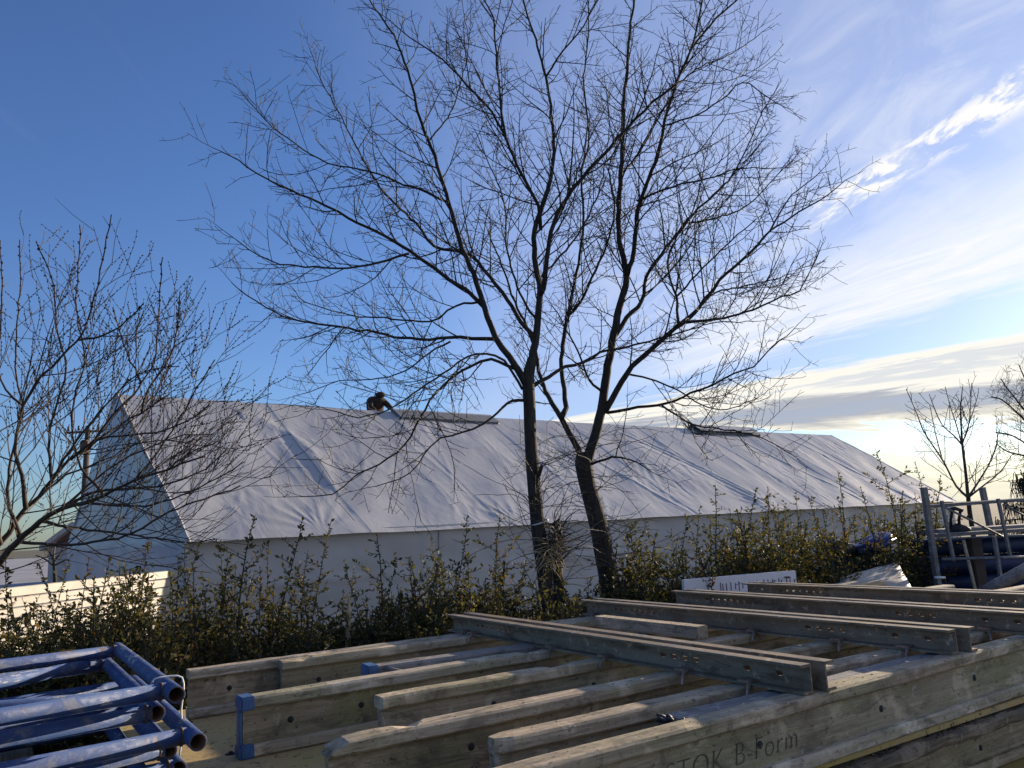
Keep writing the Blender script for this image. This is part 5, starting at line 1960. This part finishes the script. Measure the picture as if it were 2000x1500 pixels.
def rack():
    Y = 7.3
    root = empty('steel_rack', (4.4, Y, 0))
    tag(root, 'galvanised steel stacking rack with tall posts at the right edge', 'rack')

    def bar(name, p0, p1, w, y0=Y, y1=None, mat='galv', round_=False, to_ground=False):
        a, b_ = at(*p0, y0), at(*p1, y1 if y1 is not None else y0)
        if to_ground:
            dv = (b_ - a)
            b_ = a + dv * (a[2] / (a[2] - b_[2]))
        m = MB()
        r = w * 0.82 * y0 / FPX / 2
        m.tube(np.array([a, b_]), r * (1.0 if round_ else 1.25), 12 if round_ else 4)
        o = m.build(name, M[mat], root, None, round_)
    bar('post', (1804, 952), (1832, 1140), 13, 7.2, 7.2, to_ground=True)
    bar('post', (1918, 952), (1938, 1050), 12, 7.9, 7.9, to_ground=True)
    bar('rail', (1812, 989), (2080, 970), 8, 7.25, 7.5)
    bar('upright', (1839, 978), (1863, 1096), 7, 7.0, 7.0)
    bar('upright', (1949, 974), (1974, 1090), 7, 7.1, 7.1)
    bar('brace', (1846, 991), (1966, 1052), 5, 7.05, 7.15, round_=True)
    bar('brace', (1960, 986), (2030, 1022), 5, 7.1, 7.3, round_=True)
    bar('deck_rail', (1826, 1046), (2080, 1030), 9, 7.3, 7.5)
    bar('deck_rail', (1830, 1053), (2080, 1041), 4, 7.1, 7.3, round_=True)
    bar('rail', (1840, 1092), (2080, 1086), 7, 6.95, 7.1, round_=True)
    bar('upright', (1942, 1048), (1956, 1140), 8, 7.0, 7.0)
    bar('foot', (1826, 1128), (1846, 1128), 6, 7.0, 7.0, 'string', True)
    # timber deck on the rack
    b = MB()
    a, c = at(1828, 1040, 7.5), at(2080, 1025, 7.7)
    v = c - a
    b.box((np.linalg.norm(v) / 2, 0.1, 0), (np.linalg.norm(v), 0.3, 0.05), None, 0.004)
    b.build('deck_board', M['grey_wood'], root, frame_at(a, math.degrees(math.atan2(v[0], v[1]))), False, True)

    # brown wooden post with a pale stick
    a = at(1890, 1052, 7.45)
    p = MB()
    p.box((a[0] + 0.05, a[1], a[2] / 2), (0.10, 0.10, a[2]), None, 0.008)
    o = p.build('wooden_post', M['pole_wood'], None)
    tag(o, 'short brown wooden post standing inside the steel rack', 'post')
    a, c = at(1882, 1056, 7.3), at(1899, 1142, 7.1)
    p = MB()
    dv = c - a
    c = a + dv * (a[2] / (a[2] - c[2]))
    p.tube(smooth_poly([a, (a * 0.55 + c * 0.45) + np.array([0.02, 0, 0]), c], 0.1), 0.014, 7)
    o = p.build('bare_stick', M['stake'], None, None, True)
    tag(o, 'pale bare stick leaning against the brown post in the rack', 'stick')
    # black bag hung by its straps
    c = at(1872, 1034, 7.45)
    root2 = empty('black_bag', c - np.array([0, 0, 0.06]))
    tag(root2, 'small black bag standing on the rack deck with its straps hung up', 'bag')
    bm = bmesh.new()
    bmesh.ops.create_icosphere(bm, subdivisions=3, radius=1.0)
    for v in bm.verts:
        q = v.co
        k = 1 + 0.2 * nz(q.x * 2, q.y * 2, q.z * 2)
        v.co = Vector((q.x * 0.10 * k * (1.15 if q.x > 0 else 0.95), q.y * 0.07 * k, q.z * 0.045 * k * (1.2 if q.x < 0.2 else 0.8)))
    bm.verts.index_update()
    V = np.array([v.co[:] for v in bm.verts]) + c
    F = [tuple(v.index for v in f.verts) for f in bm.faces]
    bm.free()
    mesh_obj('body', V, F, M['black'], root2, None, True)
    for x0, x1 in ((1860, 1858), (1876, 1874)):
        s = MB()
        s.tube(np.array([at(x0, 996, 7.3), at(x1 - 1, 1015, 7.4), at(x1, 1030, 7.44)]), 0.013, 6)
        s.build('strap', M['black'], root2, None, True)
    s = MB()
    s.tube(np.array([at(1856, 996, 7.3), at(1866, 993, 7.3), at(1880, 997, 7.3)]), 0.018, 6)
    s.build('strap_loop', M['black'], root2, None, True)
    # pile of blue tubes lying across
    for row in range(8):
        for k in range(2):
            z = 0.10 + row * 0.165
            x0 = at(1796, 1100, 7.9)[0] + 0.03 * ((row * 7 + k * 3) % 5) - 0.05
            y = 7.75 + 0.17 * k + (0.08 if row % 2 else 0)
            b = MB()
            b.pipe((0, 0, 0), (2.6, 0, 0), 0.078, 0.005, 18, 4)
            o = b.build('blue_pipe', M['blue_pipe'], None, frame_at((x0, y, z + 0.0), 86.0), True, True)
            if k == 0:
                lab = 'blue pipe of the pile behind the steel rack, ' + ('topmost' if row == 7 else ORD[7 - row] + ' from top') + ' of its near face'
            else:
                lab = 'blue pipe in the rear layer of the pile behind the rack, ' + ('topmost' if row == 7 else ORD[7 - row] + ' from top')
            tag(o, lab, 'pipe', 'blue pipes piled behind the rack')
    # thick grey beam slanting at the lower right
    a, c = at(1935, 1150, 6.3), at(2060, 1082, 6.0)
    b = MB()
    b.tube(np.array([a + (a - c) * 0.3, c]), 0.047, 12)
    o = b.build('slanting_prop', M['grey_wood'], None, None, True)
    tag(o, 'thick grey round prop slanting up at the lower right behind the walers', 'prop')


M['blue_pipe'] = plain_mat('blue_pipe_plastic', (0.016, 0.032, 0.10), 0.55, 0.5, 5)
rack()


# ------------------------------------------------------------------ person on the ridge
def person():
    s = 6.0
    rp = RIDGE + HL * s - UP * 0.06 * math.sin(math.pi * s / HLEN)
    o = rp + HX * 0.28                     # on the far slope, just behind the ridge
    root = empty('person', o - UP * 0.25)
    tag(root, 'person in a dark brown hooded jacket hunched over the hall ridge beside the vent', 'person')
    J = {  # joint: (along, across(away), up, radius)
        'pelvis': (-0.02, 0.30, -0.12, 0.15), 'belly': (0.0, 0.20, 0.03, 0.175), 'chest': (0.02, 0.07, 0.17, 0.185), 'neck': (0.04, -0.04, 0.25, 0.10), 'head': (0.04, -0.06, 0.30, 0.125),
        'sh_l': (-0.17, 0.03, 0.19, 0.085), 'el_l': (-0.25, -0.10, 0.04, 0.062), 'ha_l': (-0.17, -0.22, -0.03, 0.045),
        'sh_r': (0.20, 0.03, 0.19, 0.085), 'el_r': (0.28, -0.10, 0.06, 0.062), 'ha_r': (0.33, -0.16, 0.01, 0.045),
        'kn_l': (-0.15, 0.02, -0.10, 0.09), 'an_l': (-0.13, 0.42, -0.34, 0.06), 'kn_r': (0.13, 0.02, -0.10, 0.09), 'an_r': (0.13, 0.42, -0.34, 0.06), 'hood': (0.04, -0.03, 0.34, 0.115)}
    E = [('pelvis', 'belly'), ('belly', 'chest'), ('chest', 'neck'), ('neck', 'head'), ('head', 'hood'), ('chest', 'sh_l'), ('sh_l', 'el_l'), ('el_l', 'ha_l'), ('chest', 'sh_r'), ('sh_r', 'el_r'), ('el_r', 'ha_r'),
         ('pelvis', 'kn_l'), ('kn_l', 'an_l'), ('pelvis', 'kn_r'), ('kn_r', 'an_r')]
    names = list(J)
    P = [o + HL * J[k][0] * 1.05 + HX * J[k][1] + UP * (J[k][2] * 1.3 + 0.05) for k in names]
    me = bpy.data.meshes.new('body')
    loc = np.array(root.location)
    me.from_pydata([tuple(p - loc) for p in P], [(names.index(a), names.index(b)) for a, b in E], [])
    ob = bpy.data.objects.new('body', me)
    COL.objects.link(ob)
    ob.parent = root
    sk = ob.modifiers.new('skin', 'SKIN')
    ob.data.skin_vertices[0].data[0].use_root = True
    for i, k in enumerate(names):
        ob.data.skin_vertices[0].data[i].radius = (J[k][3] * 1.12, J[k][3] * 1.12)
    sk.use_smooth_shade = True
    ss = ob.modifiers.new('sub', 'SUBSURF')
    ss.levels = ss.render_levels = 2
    ob.data.materials.append(M['jacket'])
    # hand resting on the vent frame
    hb = MB()
    h = o + HL * 0.36 - HX * 0.18 + UP * 0.0
    hb.tube(np.array([h, h + HL * 0.05 - HX * 0.02]), [0.035, 0.04], 8)
    for k in range(4):
        q = h + HL * 0.05 - HX * 0.02 + UP * (0.025 - 0.017 * k)
        hb.tube(np.array([q, q + HL * (0.04 - 0.004 * abs(k - 1)), q + HL * 0.055 - UP * 0.02]), [0.010, 0.009, 0.008], 6)
    hb.tube(np.array([h + UP * 0.02, h + UP * 0.05 + HL * 0.02, h + UP * 0.055 + HL * 0.045]), [0.011, 0.010, 0.008], 6)
    hb.build('hand', M['skin'], root, None, True)


person()
